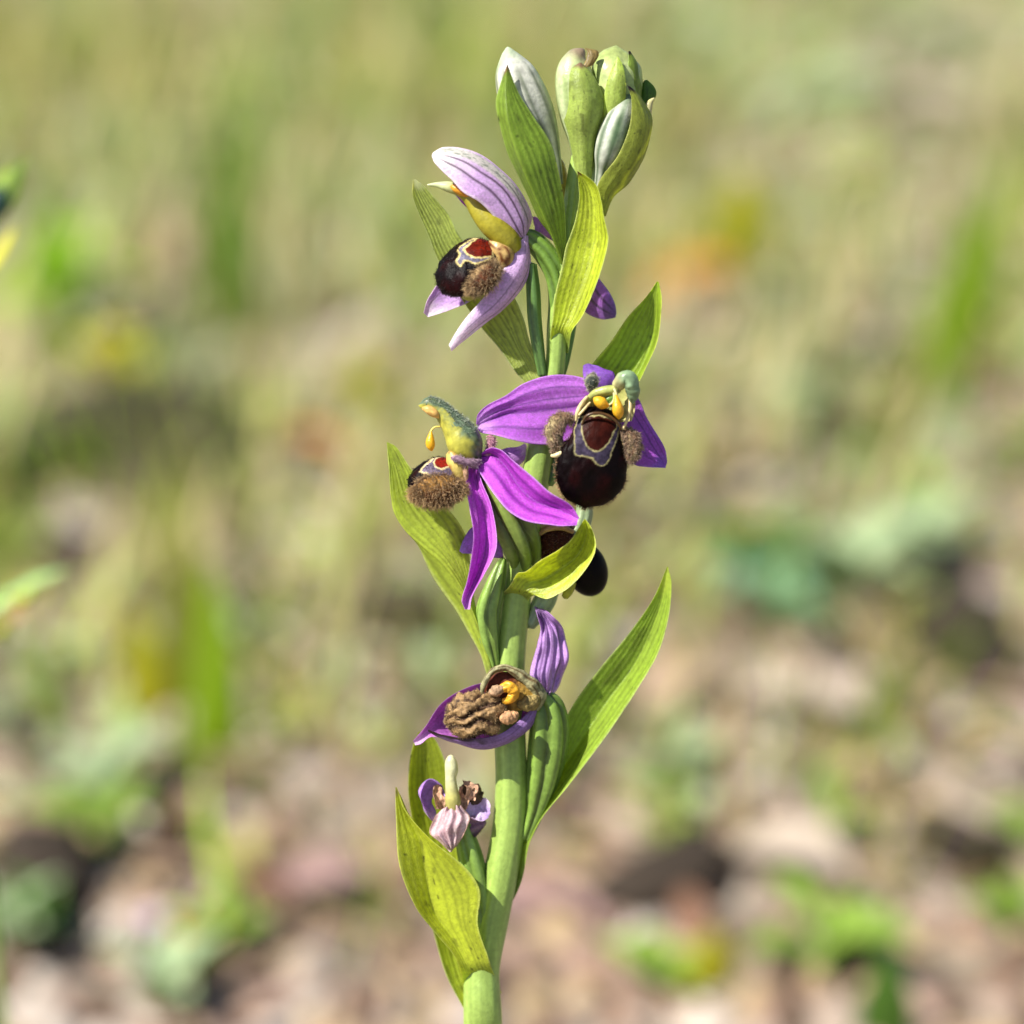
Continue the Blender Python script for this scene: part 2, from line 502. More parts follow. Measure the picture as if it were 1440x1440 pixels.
def px_of(p):
    """world point -> the (x, y, d) triple that W maps onto it"""
    r = np.asarray(p) - CAM
    D = r @ FWD
    x, y = 720 + (r @ RIGHT) / D / TAN * 720, 720 - (r @ UP) / D / TAN * 720
    return [x, y, (D - DF) / PX - TILT * (y - 720)]

low = [px_of(base_pt + (0, 0, -0.01)), px_of(base_pt * 0.5 + foot * 0.5 + (0.001, -0.002, 0.0))]
stem_pts = [(*low[0], 34), (*low[1], 31), (679, 1440, 0, 27), (678, 1365, 0, 24.5), (690, 1300, 0, 24), (705, 1224, 0, 24), (716, 1160, 0, 23),
            (719, 1100, 0, 22), (717, 1020, 0, 22), (717, 940, 0, 21), (723, 870, 0, 20.5), (732, 800, 0, 20), (744, 730, 0, 20),
            (757, 650, 0, 19.5), (769, 590, 0, 17), (780, 520, 0, 14), (784, 470, 0, 14), (790, 400, 0, 13.5), (799, 330, 0, 13),
            (805, 280, 0, 12), (812, 230, 0, 11), (822, 190, 2, 9), (830, 160, 4, 6)]
tube('stem', stem_pts, orchid, M_STEM, green_tube_col(G_STEM, 0.1, 1, 9, 0.5), nu=260, nphi=40, ridges=9, ramp=0.035, twist=1.0)

# ---- bracts, each from tip to base: left edge, right edge
def bract(L, R, dL, dR, base=G_LIT, cup=0.0, fold=0.0, parent=None, label=None, name='bract', **k):
    kc = {q: k.pop(q) for q in ('n', 'dark', 'tip', 'tipw', 'edge', 'pale_base', 'seed') if q in k}
    k.setdefault('nv', 56); k.setdefault('nu', 110)
    o = sheet(name, L, R, dL, dR, parent or orchid, M_BRACT, bract_col(base, **kc), cup, fold, ribs=kc.get('n', 11), rib=k.pop('rib', 0.28), **k)
    if label: o['label'] = label
    return o

# beside the upper pale bud
bract([(713, 91), (702, 123), (697, 146), (704, 182), (714, 217), (727, 244), (743, 277), (757, 308), (776, 335), (788, 372)],
      [(714, 91), (729, 130), (750, 163), (775, 202), (785, 240), (793, 280), (796, 330), (797, 372)],
      (-52, -44, -40, -24, -10), (-52, -52, -48, -34, -14), c('7f9c3e'), cup=0.2, mid=([(713, 91), (711, 130), (715, 169), (728, 215), (747, 262), (772, 320), (792, 372)], (-54, -68, -66, -46, -18), -0.35), tip=c('8a6a4a'), tipw=0.05, n=9, seed=1, edge=c('a9bf6a'))
# yellow green, upright on the right of the stem
bract([(812, 241), (814, 259), (815, 278), (809, 311), (802, 332), (796, 348), (791, 374), (780, 419), (776, 452), (772, 476), (770, 500)],
      [(813, 241), (825, 248), (839, 261), (846, 284), (849, 304), (854, 327), (855, 336), (850, 362), (838, 400), (820, 443), (801, 471), (797, 500)],
      (-40, -30, -24, -24, -22, -20), (-40, -52, -58, -54, -40, -22), c('a8ba3e'), cup=-0.35, fold=-0.25, tip=c('7d6040'), tipw=0.03, n=9, seed=2, edge=c('c0cc84'), pale_base=c('7f9a58'), wav=2, tuck=20)
# behind the upper flower, leaning to the left
bract([(581, 253), (580, 273), (590, 303), (603, 333), (616, 366), (645, 414), (678, 462), (702, 490), (725, 523), (744, 545), (760, 560)],
      [(584, 252), (597, 262), (610, 277), (632, 303), (645, 330), (680, 370), (718, 410), (736, 447), (745, 480), (757, 509), (766, 545), (770, 558)],
      (-8, 0, 6, 6, 4, -4), (-8, -2, 4, 8, 6, -6), c('9cae64'), cup=-0.25, tip=c('c8cfae'), tipw=0.06, n=9, seed=3, edge=c('aebb86'), wav=2, dark=0.33)
# behind the front-facing flower, pointing up to the right
bract([(924, 396), (910, 417), (885, 445), (860, 482), (835, 512), (806, 556), (780, 598), (768, 625)],
      [(927, 398), (931, 417), (931, 437), (926, 480), (911, 515), (898, 540), (860, 580), (812, 618), (780, 640)],
      (-10, 4, 10, 8, 2), (-14, -18, -16, -8, 0), c('8aa63a'), cup=-0.15, mid=([(925, 396), (923, 420), (922, 450), (915, 485), (900, 522), (875, 560), (830, 600), (776, 638)], (-10, 4, 8, 6, 4), 0.7), n=9, seed=4, edge=c('c3cf6a'), curl=0.12)
# big one at the left, tip up
bract([(544, 622), (547, 651), (549, 682), (553, 718), (568, 744), (588, 768), (604, 803), (623, 833), (641, 858), (659, 890), (676, 922), (684, 949), (700, 985)],
      [(545, 622), (557, 628), (574, 653), (600, 688), (637, 724), (656, 757), (662, 800), (668, 850), (680, 880), (694, 938), (704, 985)],
      (-16, -18, -8, 6, 2, -8, -14), (-16, -14, -12, -12, -10, -10, -14), c('9aae48'), cup=-0.12, mid=([(544, 622), (549, 660), (554, 716), (568, 744), (594, 769), (622, 794), (651, 832), (672, 880), (690, 938), (702, 985)], (-16, -20, -24, -26, -24, -22, -18), -0.55), n=10, seed=5, edge=c('c2cd8a'), wav=2.5, pale_base=c('a3b27c'), tuck=16)
# short, folded, in front of the small dark flower
bract([(822, 730), (813, 743), (802, 760), (784, 774), (757, 790), (739, 804), (728, 806), (721, 817), (711, 833), (703, 845)],
      [(823, 730), (831, 741), (838, 763), (835, 781), (822, 803), (802, 825), (784, 836), (769, 842), (752, 838), (745, 846), (742, 858)],
      (-52, -62, -64, -58, -46, -34), (-52, -56, -58, -56, -46, -30), c('a6b845'), cup=-0.15, mid=([(822, 730), (825, 752), (811, 782), (790, 799), (765, 815), (742, 822), (722, 852)], (-52, -36, -32, -32, -36, -34), 0.0), n=8, seed=6, edge=c('cdd68e'), pale_base=c('8c9c62'), wav=2, dark=0.16, tuck=26)
# long one at the right, tip far out
bract([(938, 797), (920, 840), (885, 890), (840, 945), (800, 1002), (782, 1060), (766, 1115), (738, 1168), (720, 1215), (706, 1262)],
      [(939, 797), (944, 820), (940, 870), (925, 920), (895, 970), (855, 1030), (795, 1110), (760, 1155), (738, 1205), (722, 1262)],
      (-10, 2, 6, 8, 6, 0, -16), (-10, -20, -26, -26, -20, -14, -16), c('86a240'), cup=-0.08, mid=([(939, 797), (928, 850), (893, 930), (850, 990), (803, 1060), (763, 1122), (737, 1178), (714, 1262)], (-10, 6, 16, 16, 10, 0, -12), 0.1), n=10, seed=7, tip=c('a8ba48'), tipw=0.1, edge=c('aebf70'), pale_base=c('8fa665'), wav=2, tuck=22)
# lowest, bright, in front at the left
bract([(556, 1107), (557, 1150), (562, 1218), (585, 1276), (614, 1314), (642, 1350), (653, 1402)],
      [(558, 1107), (568, 1138), (602, 1177), (655, 1221), (675, 1253), (672, 1300), (688, 1350), (704, 1402)],
      (-44, -54, -62, -62, -50, -38, -26), (-44, -48, -56, -54, -44, -36, -28), c('a9b840'), cup=-0.10, mid=([(557, 1107), (573, 1145), (592, 1183), (600, 1230), (611, 1282), (640, 1325), (678, 1402)], (-44, -38, -36, -36, -34, -32, -26), -0.3), n=10, seed=8, tip=c('9c9c50'), tipw=0.05, edge=c('c3cc70'), pale_base=c('94ae54'), dark=0.2, tuck=30)
# behind the lowest withered flower
bract([(588, 1030), (578, 1060), (574, 1107), (578, 1145), (590, 1200), (600, 1270), (610, 1312), (627, 1370), (650, 1415), (664, 1440)],
      [(600, 1028), (612, 1040), (622, 1060), (630, 1085), (640, 1130), (655, 1200), (668, 1280), (676, 1350), (684, 1410), (690, 1440)],
      (4, 12, 18, 18, 12, 6, 0), (4, 24, 34, 34, 24, 8, -4), c('94a636'), cup=-0.35, n=9, seed=9, edge=c('b6c27a'))
# ---- leaves at the foot, below the frame
for ang, ln, wd in ((0.4, 0.055, 0.011), (2.3, 0.065, 0.012), (4.2, 0.05, 0.011), (5.4, 0.06, 0.012)):
    u, v = np.meshgrid(np.linspace(0, 1, 24), np.linspace(-1, 1, 9), indexing='ij')
    r = u * ln
    wv = wd * np.sin(np.pi * np.clip(u * 0.92 + 0.08, 0, 1))**0.7 * v
    z = 0.012 + 0.03 * np.sin(u * 2.6) - 0.016 * u + 0.25 * np.abs(wv)
    V = np.stack([base_pt[0] + r * math.cos(ang) - wv * math.sin(ang), base_pt[1] + r * math.sin(ang) + wv * math.cos(ang), base_pt[2] + z], -1)
    mesh_obj('leaf', V.reshape(-1, 3), grid_faces(24, 9), bract_col(c('6f8f3c'), n=9)(1 - u, v).reshape(-1, 3), M_BRACT, orchid)

# ---- buds
def bud_col(base, line, nl=6, white=None, tip=None, seed=0, lw=0.12):
    def fn(u, p):
        col = np.broadcast_to(base, u.shape + (3,)).copy()
        if white is not None: col = mix(col, white, sstep(0.3, 0.75, vnoise(u * 3, np.cos(p) * 1.5, seed) + 0.3 * np.sin(p)))
        x = (p / (2 * np.pi) * nl + 0.25 * u)
        col = mix(col, line, np.exp(-((x - np.round(x)) / lw)**2) * 0.88 * sstep(0.05, 0.25, u))
        col = col * (1 + 0.3 * (vnoise(u * 18, np.cos(p) * 4, seed + 1) - 0.5))[..., None]
        if tip is not None: col = mix(col, tip, 1 - sstep(0.02, 0.14, u))
        return col
    return fn

def bud(label, pts, col, ridges=3, ramp=0.10, twist=0.4, **k):
    b = empty('bud', W(np.array(pts[-1][:3], float)), orchid, label)
    tube('bud_sepals', pts, b, M_COLUMN, col, nu=70, nphi=48, ridges=ridges, ramp=ramp, twist=twist, **k)
    return b

bud('pale pinkish white bud half wrapped by a long green bract',
    [(714, 67, -8, 3), (716, 78, -8, 13), (722, 100, -8, 27), (734, 135, -8, 34), (748, 168, -6, 33), (762, 196, -4, 25), (774, 225, -2, 15), (782, 260, 0, 10)],
    bud_col(c('a9ba88'), c('56624a'), 9, c('d4d4c8'), c('b4c2a4'), 1, 0.20))
b2 = bud('fat green bud with a hooded bract, top of the spike',
    [(820, 70, -6, 4), (812, 80, -6, 16), (807, 100, -6, 25), (808, 130, -6, 27), (812, 165, -4, 24), (817, 200, -2, 17), (820, 250, 0, 10)],
    bud_col(c('bccb8c'), c('8da25c'), 6, c('cbd8a4'), c('94806a'), 2, 0.15))
bract([(815, 88), (801, 98), (794, 118), (792, 140), (792, 165), (799, 190), (806, 226), (809, 250)],
      [(817, 88), (830, 99), (841, 117), (849, 140), (846, 168), (838, 194), (834, 225), (832, 250)],
      (-30, -26, -20, -16, -12, -8), (-30, -26, -20, -16, -12, -8), c('9db268'), cup=0.75, n=5, dark=0.12, seed=12, parent=b2, rib=0.0, wav=2.0, tip=c('8a6f58'), tipw=0.09, edge=c('a7b67c'))
bract([(822, 68), (826, 72), (824, 84), (818, 96)], [(824, 68), (840, 71), (842, 78), (834, 92)], (-18, -24), (-14, -20), c('8d8058'), cup=0.3, n=3, parent=b2, nu=24, nv=12, name='bract_tip')
b3 = bud('small green bud behind the hooded bud, top of the spike',
    [(866, 66, 18, 5), (865, 74, 18, 20), (864, 92, 18, 33), (866, 118, 18, 35), (864, 150, 16, 30), (856, 185, 12, 20), (842, 230, 8, 12), (828, 270, 4, 9)],
    bud_col(c('a9bd70'), c('5f7a3c'), 5, c('c3d08e'), c('a5b36a'), 3, 0.08), ramp=0.16)
sheet('sepal', [(868, 79), (861, 95), (853, 116), (849, 140), (848, 175)], [(869, 79), (876, 92), (880, 110), (880, 140), (876, 178)], (-18, -22, -20, -12), (-18, -24, -20, -12), b3, M_BRACT,
      bract_col(c('a2b868'), 4, 0.15, edge=c('c9d6a0')), cup=0.45, nu=50, nv=20)
sheet('sepal', [(884, 72), (883, 90), (882, 110), (886, 140)], [(886, 72), (896, 88), (902, 115), (902, 145)], (-2, -8, -8, -2), (4, 8, 12, 14), b3, M_BRACT,
      bract_col(c('809a4a'), 4, 0.12, tip=c('3a2c20'), tipw=0.12), cup=0.4, nu=50, nv=20)
bract([(906, 113), (902, 120), (900, 132), (898, 150)], [(910, 112), (920, 122), (923, 133), (914, 150)], (26, 26), (26, 26), c('567a34'), cup=0.3, n=4, parent=b3, nu=24, nv=12, name='bract')
b4 = bud('white striped bud held by a green bract with a blackened tip',
    [(884, 134, -10, 4), (879, 150, -12, 15), (870, 172, -14, 21), (862, 196, -14, 24), (854, 220, -12, 20), (848, 240, -8, 12), (842, 268, -2, 9), (830, 300, 0, 8)],
    bud_col(c('98aa84'), c('3c5a36'), 8, c('ccd0c0'), c('7f9070'), 4, 0.26))
bract([(882, 120), (887, 138), (887, 165), (881, 190), (868, 219), (848, 246), (840, 264), (843, 282), (838, 302)],
      [(885, 121), (896, 130), (908, 148), (917, 166), (916, 190), (906, 223), (885, 257), (863, 277), (852, 304)],
      (-26, -32, -34, -32, -22, -10), (-26, -8, 0, 2, -4, -6), c('8f9e48'), cup=0.4, n=5, dark=0.2, seed=14, rib=0.15, wav=2.0, parent=b4, tip=c('2a201c'), tipw=0.09, edge=c('b0b85e'))
tube('bud_tip', [(920, 138, 8, 1.2), (915, 143, 8, 4), (910, 155, 8, 7), (905, 180, 6, 8)], b4, M_COLUMN, flat_col(c('c9c38c')), nu=16, nphi=12)

# ---- flower pieces
def flower(label, x, y, d=0):
    return empty('flower', W(np.array([x, y, d], float)), orchid, label)

def poly_sd(x, y, poly):
    """signed distance to a closed outline, + inside"""
    q = cr(np.array(list(poly) + [poly[0]], float), 120)
    d = np.full(x.shape, 1e9); ins = np.zeros(x.shape, bool)
    for (ax, ay), (bx, by) in zip(q[:-1], q[1:]):
        ex, ey = bx - ax, by - ay
        t = np.clip(((x - ax) * ex + (y - ay) * ey) / (ex * ex + ey * ey + 1e-9), 0, 1)
        d = np.minimum(d, np.hypot(x - ax - t * ex, y - ay - t * ey))
        cond = (ay > y) != (by > y)
        ins ^= cond & (x < (bx - ax) * (y - ay) / (by - ay + 1e-12) + ax)
    return np.where(ins, d, -d)

def lip_col(outer, inner, lw=3.0, lw2=3.0, black=c('090304'), maroon=c('3a0607'), cream=c('d8c99a'), slate=c('4b4458'), red=c('6e1f10')):
    """dark velvet body with the cream-lined mirror pattern of a bee orchid lip"""
    def fn(s, t, n, G):
        x, y = G[..., 0], G[..., 1]
        wob = 2.2 * (vnoise(x * 0.14, y * 0.14, 3) - 0.5) + 1.4 * (vnoise(x * 0.5, y * 0.5, 4) - 0.5)
        col = np.broadcast_to(black, s.shape + (3,)).copy()
        col = mix(col, maroon, sstep(0.5, 0.9, vnoise(s * 2.2 + 3, t * 2.2, 8)) * 0.22)
        on = (n > -0.05)
        do, di = poly_sd(x, y, outer) + wob, poly_sd(x, y, inner) + wob
        tex = (0.6 + 0.9 * vnoise(x * 0.35, y * 0.35, 5))[..., None]
        col = mix(col, cream * (0.45 + 0.5 * tex), sstep(-1.0, 1.0, do) * on)
        col = mix(col, slate * tex, sstep(lw - 0.6, lw + 0.6, do) * on)
        col = mix(col, cream * (0.45 + 0.5 * tex), sstep(-1.0, 1.0, di) * on)
        col = mix(col, red * (0.7 + 0.6 * vnoise(s * 8, t * 8, 6))[..., None], sstep(lw2 - 0.6, lw2 + 0.6, di) * on)
        return mix(col, c('6b6428'), sstep(0.35, 0.7, -n) * 0.8)
    fn.px = True
    return fn

HAIR0, HAIR1 = c('4a2a18'), c('c49a66')

# == flower high on the spike, seen from its side
def hood_col(u, v):
    col = sepal_col(c('d8b6e6'), c('f0eeec'), 0.42, c('4c2c4e'), edge=c('f4ecf4'), seed=21, vpos=(-0.42, 0.02), vdark=1.0, vw=0.055)(u, v)  # whitish tip; its near-white and the edge also paint in highlights
    band = sstep(0.12, 0.4, v + 0.35 * (vnoise(u * 7, v * 3, 6) - 0.5)) * (1 - sstep(0.72, 0.92, v)) * (1 - sstep(0.55, 1.0, u))
    col = mix(col, np.broadcast_to(c('d9ddcc'), col.shape), band * 0.85)
    specks = sstep(0.62, 0.8, vnoise(u * 40, v * 14, 9)) * band
    col = mix(col, np.broadcast_to(c('76846c'), col.shape), specks * 0.7)
    return mix(col, np.broadcast_to(c('5a4a5c'), col.shape), np.exp(-((v - 0.45 - 0.1 * (u - 0.5)) / 0.05)**2) * sstep(0.3, 0.6, u) * 0.8)
f1 = flower('flower with pale pink hood-like sepal, its brown lip turned sideways', 740, 330)
sheet('sepal', [(607, 219), (611, 229), (623, 242), (635, 253), (650, 270), (673, 284), (690, 300), (705, 318), (720, 330), (733, 334)],
      [(609, 214), (623, 207), (652, 209), (680, 219), (705, 238), (725, 258), (740, 283), (748, 305), (744, 322), (737, 334)],
      (-44, -50, -52, -40, -22), (-40, -26, -16, -12, -16), f1, M_SEPAL,
      hood_col, cup=0.5, thick=2.5, wav=1.5, nv=48, nu=110)
sheet('sepal', [(631, 485), (639, 470), (655, 447), (683, 414), (706, 381), (723, 358), (731, 340), (738, 330)],
      [(635, 494), (654, 478), (680, 457), (706, 438), (732, 410), (744, 386), (746, 366), (742, 332)],
      (-44, -48, -46, -36, -20), (-42, -38, -24, -14, -14), f1, M_SEPAL,
      sepal_col(c('dab8e6'), c('f2eaf0'), 0.45, c('6a3a76'), edge=c('f0e6f2'), seed=22, vpos=(-0.1, 0.6), vdark=0.75, vw=0.05), cup=0.45, thick=2.5, wav=2)
sheet('sepal', [(596, 440), (600, 424), (606, 413), (616, 399), (640, 385), (680, 360)],
      [(602, 446), (621, 440), (640, 433), (660, 424), (680, 400), (710, 365)], (0, 6, 6, 0), (4, 4, 4, 0), f1, M_SEPAL,
      sepal_col(c('c49fd8'), WHITE, 0.3, c('6a5060'), seed=23, edge=c('e4d6e2')), cup=-0.35, thick=2.2)
sheet('petal', [(640, 274), (652, 288), (664, 298), (690, 318)], [(650, 272), (664, 280), (676, 294), (700, 315)], (-10, 0), (-10, 0), f1, M_SEPAL,
      sepal_col(MAG, PINK, 0.3, seed=24), nu=30, nv=12)
sheet('petal', [(748, 304), (752, 318), (750, 330)], [(749, 304), (758, 314), (762, 326)], (4, 4), (4, 4), f1, M_SEPAL, sepal_col(PINK, PINK, 0.3, seed=25), nu=24, nv=10)
tube('column', [(601, 260, -18, 1.2), (615, 260, -18, 4), (632, 263, -18, 8), (648, 268, -18, 9), (662, 278, -20, 12), (676, 296, -24, 16), (690, 312, -26, 19), (704, 326, -26, 19), (716, 340, -24, 17), (724, 352, -20, 12)],
     f1, M_COLUMN, lambda u, p: mix(np.broadcast_to(c('a39a2e'), u.shape + (3,)), np.broadcast_to(c('c9d3a0'), u.shape + (3,)), 1 - sstep(0.12, 0.34, u)) * (1 + 0.3 * (vnoise(u * 9, np.cos(p) * 3, 2) - 0.5))[..., None], nu=60, nphi=30)
tube('pollinium', [(634, 262, -28, 2), (640, 264, -28, 6), (650, 269, -28, 7), (660, 276, -28, 3)], f1, M_POLLEN, flat_col(c('d9982a')), nu=20, nphi=16)
tube('column_foot', [(690, 340, -26, 7), (700, 348, -28, 14), (708, 358, -28, 16), (704, 372, -26, 13), (690, 378, -26, 6)], f1, M_COLUMN,
     lambda u, p: mix(np.broadcast_to(c('cba968'), u.shape + (3,)), np.broadcast_to(c('6e3c1c'), u.shape + (3,)), sstep(0.5, 0.7, vnoise(u * 7, np.cos(p) * 4, 4))), nu=30, nphi=24)
W1 = ([-1, -0.92, -0.7, -0.4, 0, 0.4, 0.75, 0.93, 1], [0, 0.42, 0.72, 0.92, 1.0, 0.95, 0.72, 0.4, 0])
o, P_, N_ = blob('lip', (655, 374, -32), (-0.62, 0.66, -0.16), (0.62, 0.50, -0.55), 49, 38, 21, f1, M_LIP, lip_col([(690, 366), (668, 371), (654, 368), (647, 375), (640, 367), (645, 358), (642, 351), (653, 341), (680, 329), (694, 330)],
     [(694, 362), (667, 363), (654, 357), (652, 349), (664, 339), (682, 328), (692, 328)], 2.4, 2.6, cream=c('bcab70'), slate=c('625e6e'), red=c('561409')), w=W1, bend=0.10, disp=lambda s, t, n: 0.16 * (vnoise(s * 2.4 + 1, t * 2.4 + n, 15) - 0.5) + 0.05 * (vnoise(s * 9, t * 9 + 3 * n, 16) - 0.5), nth=150, nphi=200)
hairs('velvet', P_, N_, 3.2, 0.28, 2600, f1, c('0c0404'), c('2c1712'), seed=31, lean=(-0.5, 0.5, 0))
o, P_, N_ = blob('side_lobe', (680, 391, -58), (-0.55, 0.55, -0.2), (0.6, 0.5, -0.4), 27, 18, 14, f1, M_FUZZ, lambda s, t, n: mix(np.broadcast_to(c('5a3018'), s.shape + (3,)), np.broadcast_to(c('c0a070'), s.shape + (3,)), sstep(0.1, 0.7, -t + 0.3 * vnoise(s * 5, t * 5))), nth=40, nphi=48)
hairs('hair', P_, N_, 9, 0.30, 3000, f1, c('5a3418'), c('dcc090'), lean=(-0.5, 0.6, -0.2), seed=2)
tube('lip_appendage', [(660, 400, -40, 5), (664, 408, -44, 8), (660, 416, -42, 8), (650, 414, -38, 4)], f1, M_COLUMN, flat_col(c('a3a23c')), nu=20, nphi=18)
tube('ovary', [(736, 330, -4, 9), (748, 337, -4, 13), (766, 356, -2, 15), (781, 384, 0, 15), (786, 420, 2, 14), (782, 465, 6, 12), (778, 505, 4, 9), (776, 530, 0, 7)],
     f1, M_STEM, green_tube_col(c('6c8c38'), 0.5, 5, 6, 1.2), nu=80, nphi=48, ridges=6, ramp=0.22, twist=1.2)
tube('ovary_rib', [(747, 372, -12, 7), (750, 410, -13, 9), (752, 450, -13, 9), (757, 490, -12, 8), (763, 528, -8, 6)], f1, M_STEM, green_tube_col(c('587a3a'), 0.35, 6, 4, 0.5), nu=60, nphi=32, ridges=4, ramp=0.25, twist=0.6)

# == flower on the far side of the stem
fb = flower('flower mostly hidden behind the stem, one purple sepal sticking out', 800, 350, 30)
sheet('sepal', [(865, 447), (846, 449), (822, 438), (806, 410), (800, 372), (800, 345)], [(867, 440), (865, 428), (857, 411), (842, 391), (826, 368), (808, 344)],
      (24, 30, 30, 24), (30, 22, 18, 20), fb, M_SEPAL, sepal_col(c('a868c8'), c('8a60aa'), 0.3, c('3a3034'), seed=31, vpos=(-0.15, 0.4), vdark=0.9, vw=0.07, edge=c('b08ad4')), cup=0.3)
sheet('sepal', [(749, 306), (752, 318), (766, 332), (798, 350)], [(752, 304), (762, 310), (778, 322), (802, 338)], (26, 28), (26, 28), fb, M_SEPAL, sepal_col(PINK, PINK, 0.2, seed=32), nu=30, nv=12)
sheet('sepal', [(788, 258), (787, 278), (792, 310), (796, 345)], [(794, 256), (798, 280), (804, 310), (806, 345)], (24, 26), (24, 26), fb, M_SEPAL, sepal_col(LILAC, WHITE, 0.3, seed=33), nu=40, nv=12)
tube('column', [(783, 220, 20, 2), (785, 228, 20, 7), (789, 242, 20, 8), (793, 262, 22, 7), (798, 300, 24, 9), (802, 345, 26, 10)], fb, M_COLUMN, flat_col(c('ccbe5a')), nu=40, nphi=18)
tube('ovary', [(804, 345, 28, 10), (806, 390, 28, 12), (802, 440, 22, 11), (794, 500, 10, 8), (788, 530, 2, 6)], fb, M_STEM, green_tube_col(c('5c8436'), 0.3, 7, 6, 1), nu=50, nphi=36, ridges=6, ramp=0.2, twist=1)

# == front-facing flower
f3 = flower('flower facing forward, dark rounded lip with cream-edged pattern', 855, 560, -20)
sheet('sepal', [(670, 596), (671, 584), (685, 570), (710, 557), (735, 540), (767, 529), (795, 527), (822, 532), (850, 545)],
      [(671, 602), (676, 608), (692, 611), (722, 619), (760, 625), (790, 622), (815, 610), (840, 590), (856, 570)],
      (-30, -28, -22, -14, -12), (-30, -34, -28, -18, -14), f3, M_SEPAL,
      sepal_col(c('b258cc'), c('d09ae2'), 0.2, c('5a1c80'), seed=41, vpos=(-0.55, -0.18, 0.15, 0.6), vdark=0.75, vw=0.035, edge=c('c884de'), pale=c('c274d8')), cup=0.22, mid=([(670, 599), (690, 590), (712, 582), (760, 577), (805, 572), (852, 560)], (-26, -14, -10, -6, -8), 0.15), wav=4, thick=2.6, nv=48, ribs=4, rib=0.9)
sheet('sepal', [(936, 658), (910, 657), (890, 652), (876, 622), (866, 590), (858, 560)], [(938, 650), (936, 634), (925, 612), (910, 587), (897, 560), (880, 545)],
      (-14, -24, -26, -18, -14), (-14, -8, -4, -6, -10), f3, M_SEPAL,
      sepal_col(c('ac58c6'), c('9a66c8'), 0.2, c('4a2a6a'), seed=42, vpos=(-0.4, 0.12, 0.6), vdark=0.7, vw=0.035, edge=c('a67cd2')), cup=0.18, mid=([(937, 655), (918, 628), (898, 594), (880, 566), (870, 552)], (-10, -6, -4, -8), 0.15), wav=2, thick=2.6)
sheet('sepal', [(820, 514), (820, 528), (826, 545), (845, 560)], [(828, 511), (846, 517), (864, 525), (862, 552)], (-10, -20, -20, -14), (-8, -14, -16, -14), f3, M_SEPAL,
      sepal_col(c('8a52be'), c('7444a8'), 0.3, seed=43, vpos=(0.0,)), cup=0.3, wav=2.5, nu=40, nv=20)
o, P_, N_ = blob('petal', (832, 537, -40), (0.2, -1, -0.2), (1, 0.2, 0), 12, 10, 9, f3, M_FUZZ, lambda s, t, n: mix(np.broadcast_to(c('8b8a72'), s.shape + (3,)), np.broadcast_to(c('4a5048'), s.shape + (3,)), sstep(0.3, 0.8, n)), nth=24, nphi=30)
hairs('hair', P_, N_, 4, 0.4, 300, f3, c('7d7862'), c('d5cdb4'), seed=3)
# column hood, beak and yellow pollinia
sheet('column_hood', [(822, 600), (816, 585), (821, 568), (834, 553), (850, 545), (866, 541)], [(888, 592), (893, 575), (892, 560), (888, 548), (882, 541), (876, 538)],
      (-52, -52, -46, -36), (-50, -50, -44, -36), f3, M_COLUMN, lambda u, v: mix(np.broadcast_to(c('a9ab62'), u.shape + (3,)), np.broadcast_to(c('c9bf86'), u.shape + (3,)), sstep(0.5, 0.9, np.abs(v))) * (1 + 0.4 * (vnoise(u * 9, v * 5, 2) - 0.5))[..., None], cup=-0.5, fold=0.0, nu=40, nv=30, thick=4)
tube('column', [(866, 550, -54, 6), (872, 538, -62, 10), (881, 532, -66, 12), (888, 541, -66, 11.5), (890, 554, -62, 9), (888, 567, -56, 3)], f3, M_COLUMN,
     lambda u, p: mix(np.broadcast_to(c('b0ab78'), u.shape + (3,)), np.broadcast_to(c('86a07a'), u.shape + (3,)), sstep(0.18, 0.4, u)) * (1 + 0.7 * (vnoise(u * 9, np.cos(p) * 3, 3) - 0.5))[..., None], nu=50, nphi=34, disp=0.16, seed=4)
tube('column_arm', [(826, 562, -50, 4), (838, 553, -56, 6), (854, 549, -60, 7), (868, 548, -60, 7)], f3, M_COLUMN, flat_col(c('a8ae62'), 0.35), nu=24, nphi=16)
for pts in ([(835, 560, -66, 2), (840, 563, -68, 7), (848, 568, -68, 8), (855, 571, -68, 3)], [(866, 556, -70, 2), (867, 563, -71, 5), (869, 575, -72, 8), (870, 583, -71, 7), (870, 589, -70, 2)]):
    tube('pollinium', pts, f3, M_POLLEN, flat_col(c('e0ad24')), nu=20, nphi=18)
for pts in ([(856, 570, -68, 1.3), (862, 565, -68, 1.6), (864, 556, -66, 1.8), (860, 546, -62, 2)], [(868, 562, -70, 1.2), (866, 552, -68, 1.8), (862, 546, -64, 2), (858, 553, -64, 1.5)]):
    tube('thread', pts, f3, M_COLUMN, flat_col(c('d6cf9a')), nu=16, nphi=8)
W3 = ([-1, -0.95, -0.7, -0.4, -0.2, -0.05, 0.2, 0.5, 0.75, 0.9, 1], [0, 0.5, 0.62, 0.72, 0.86, 1.0, 1.03, 0.96, 0.75, 0.5, 0])
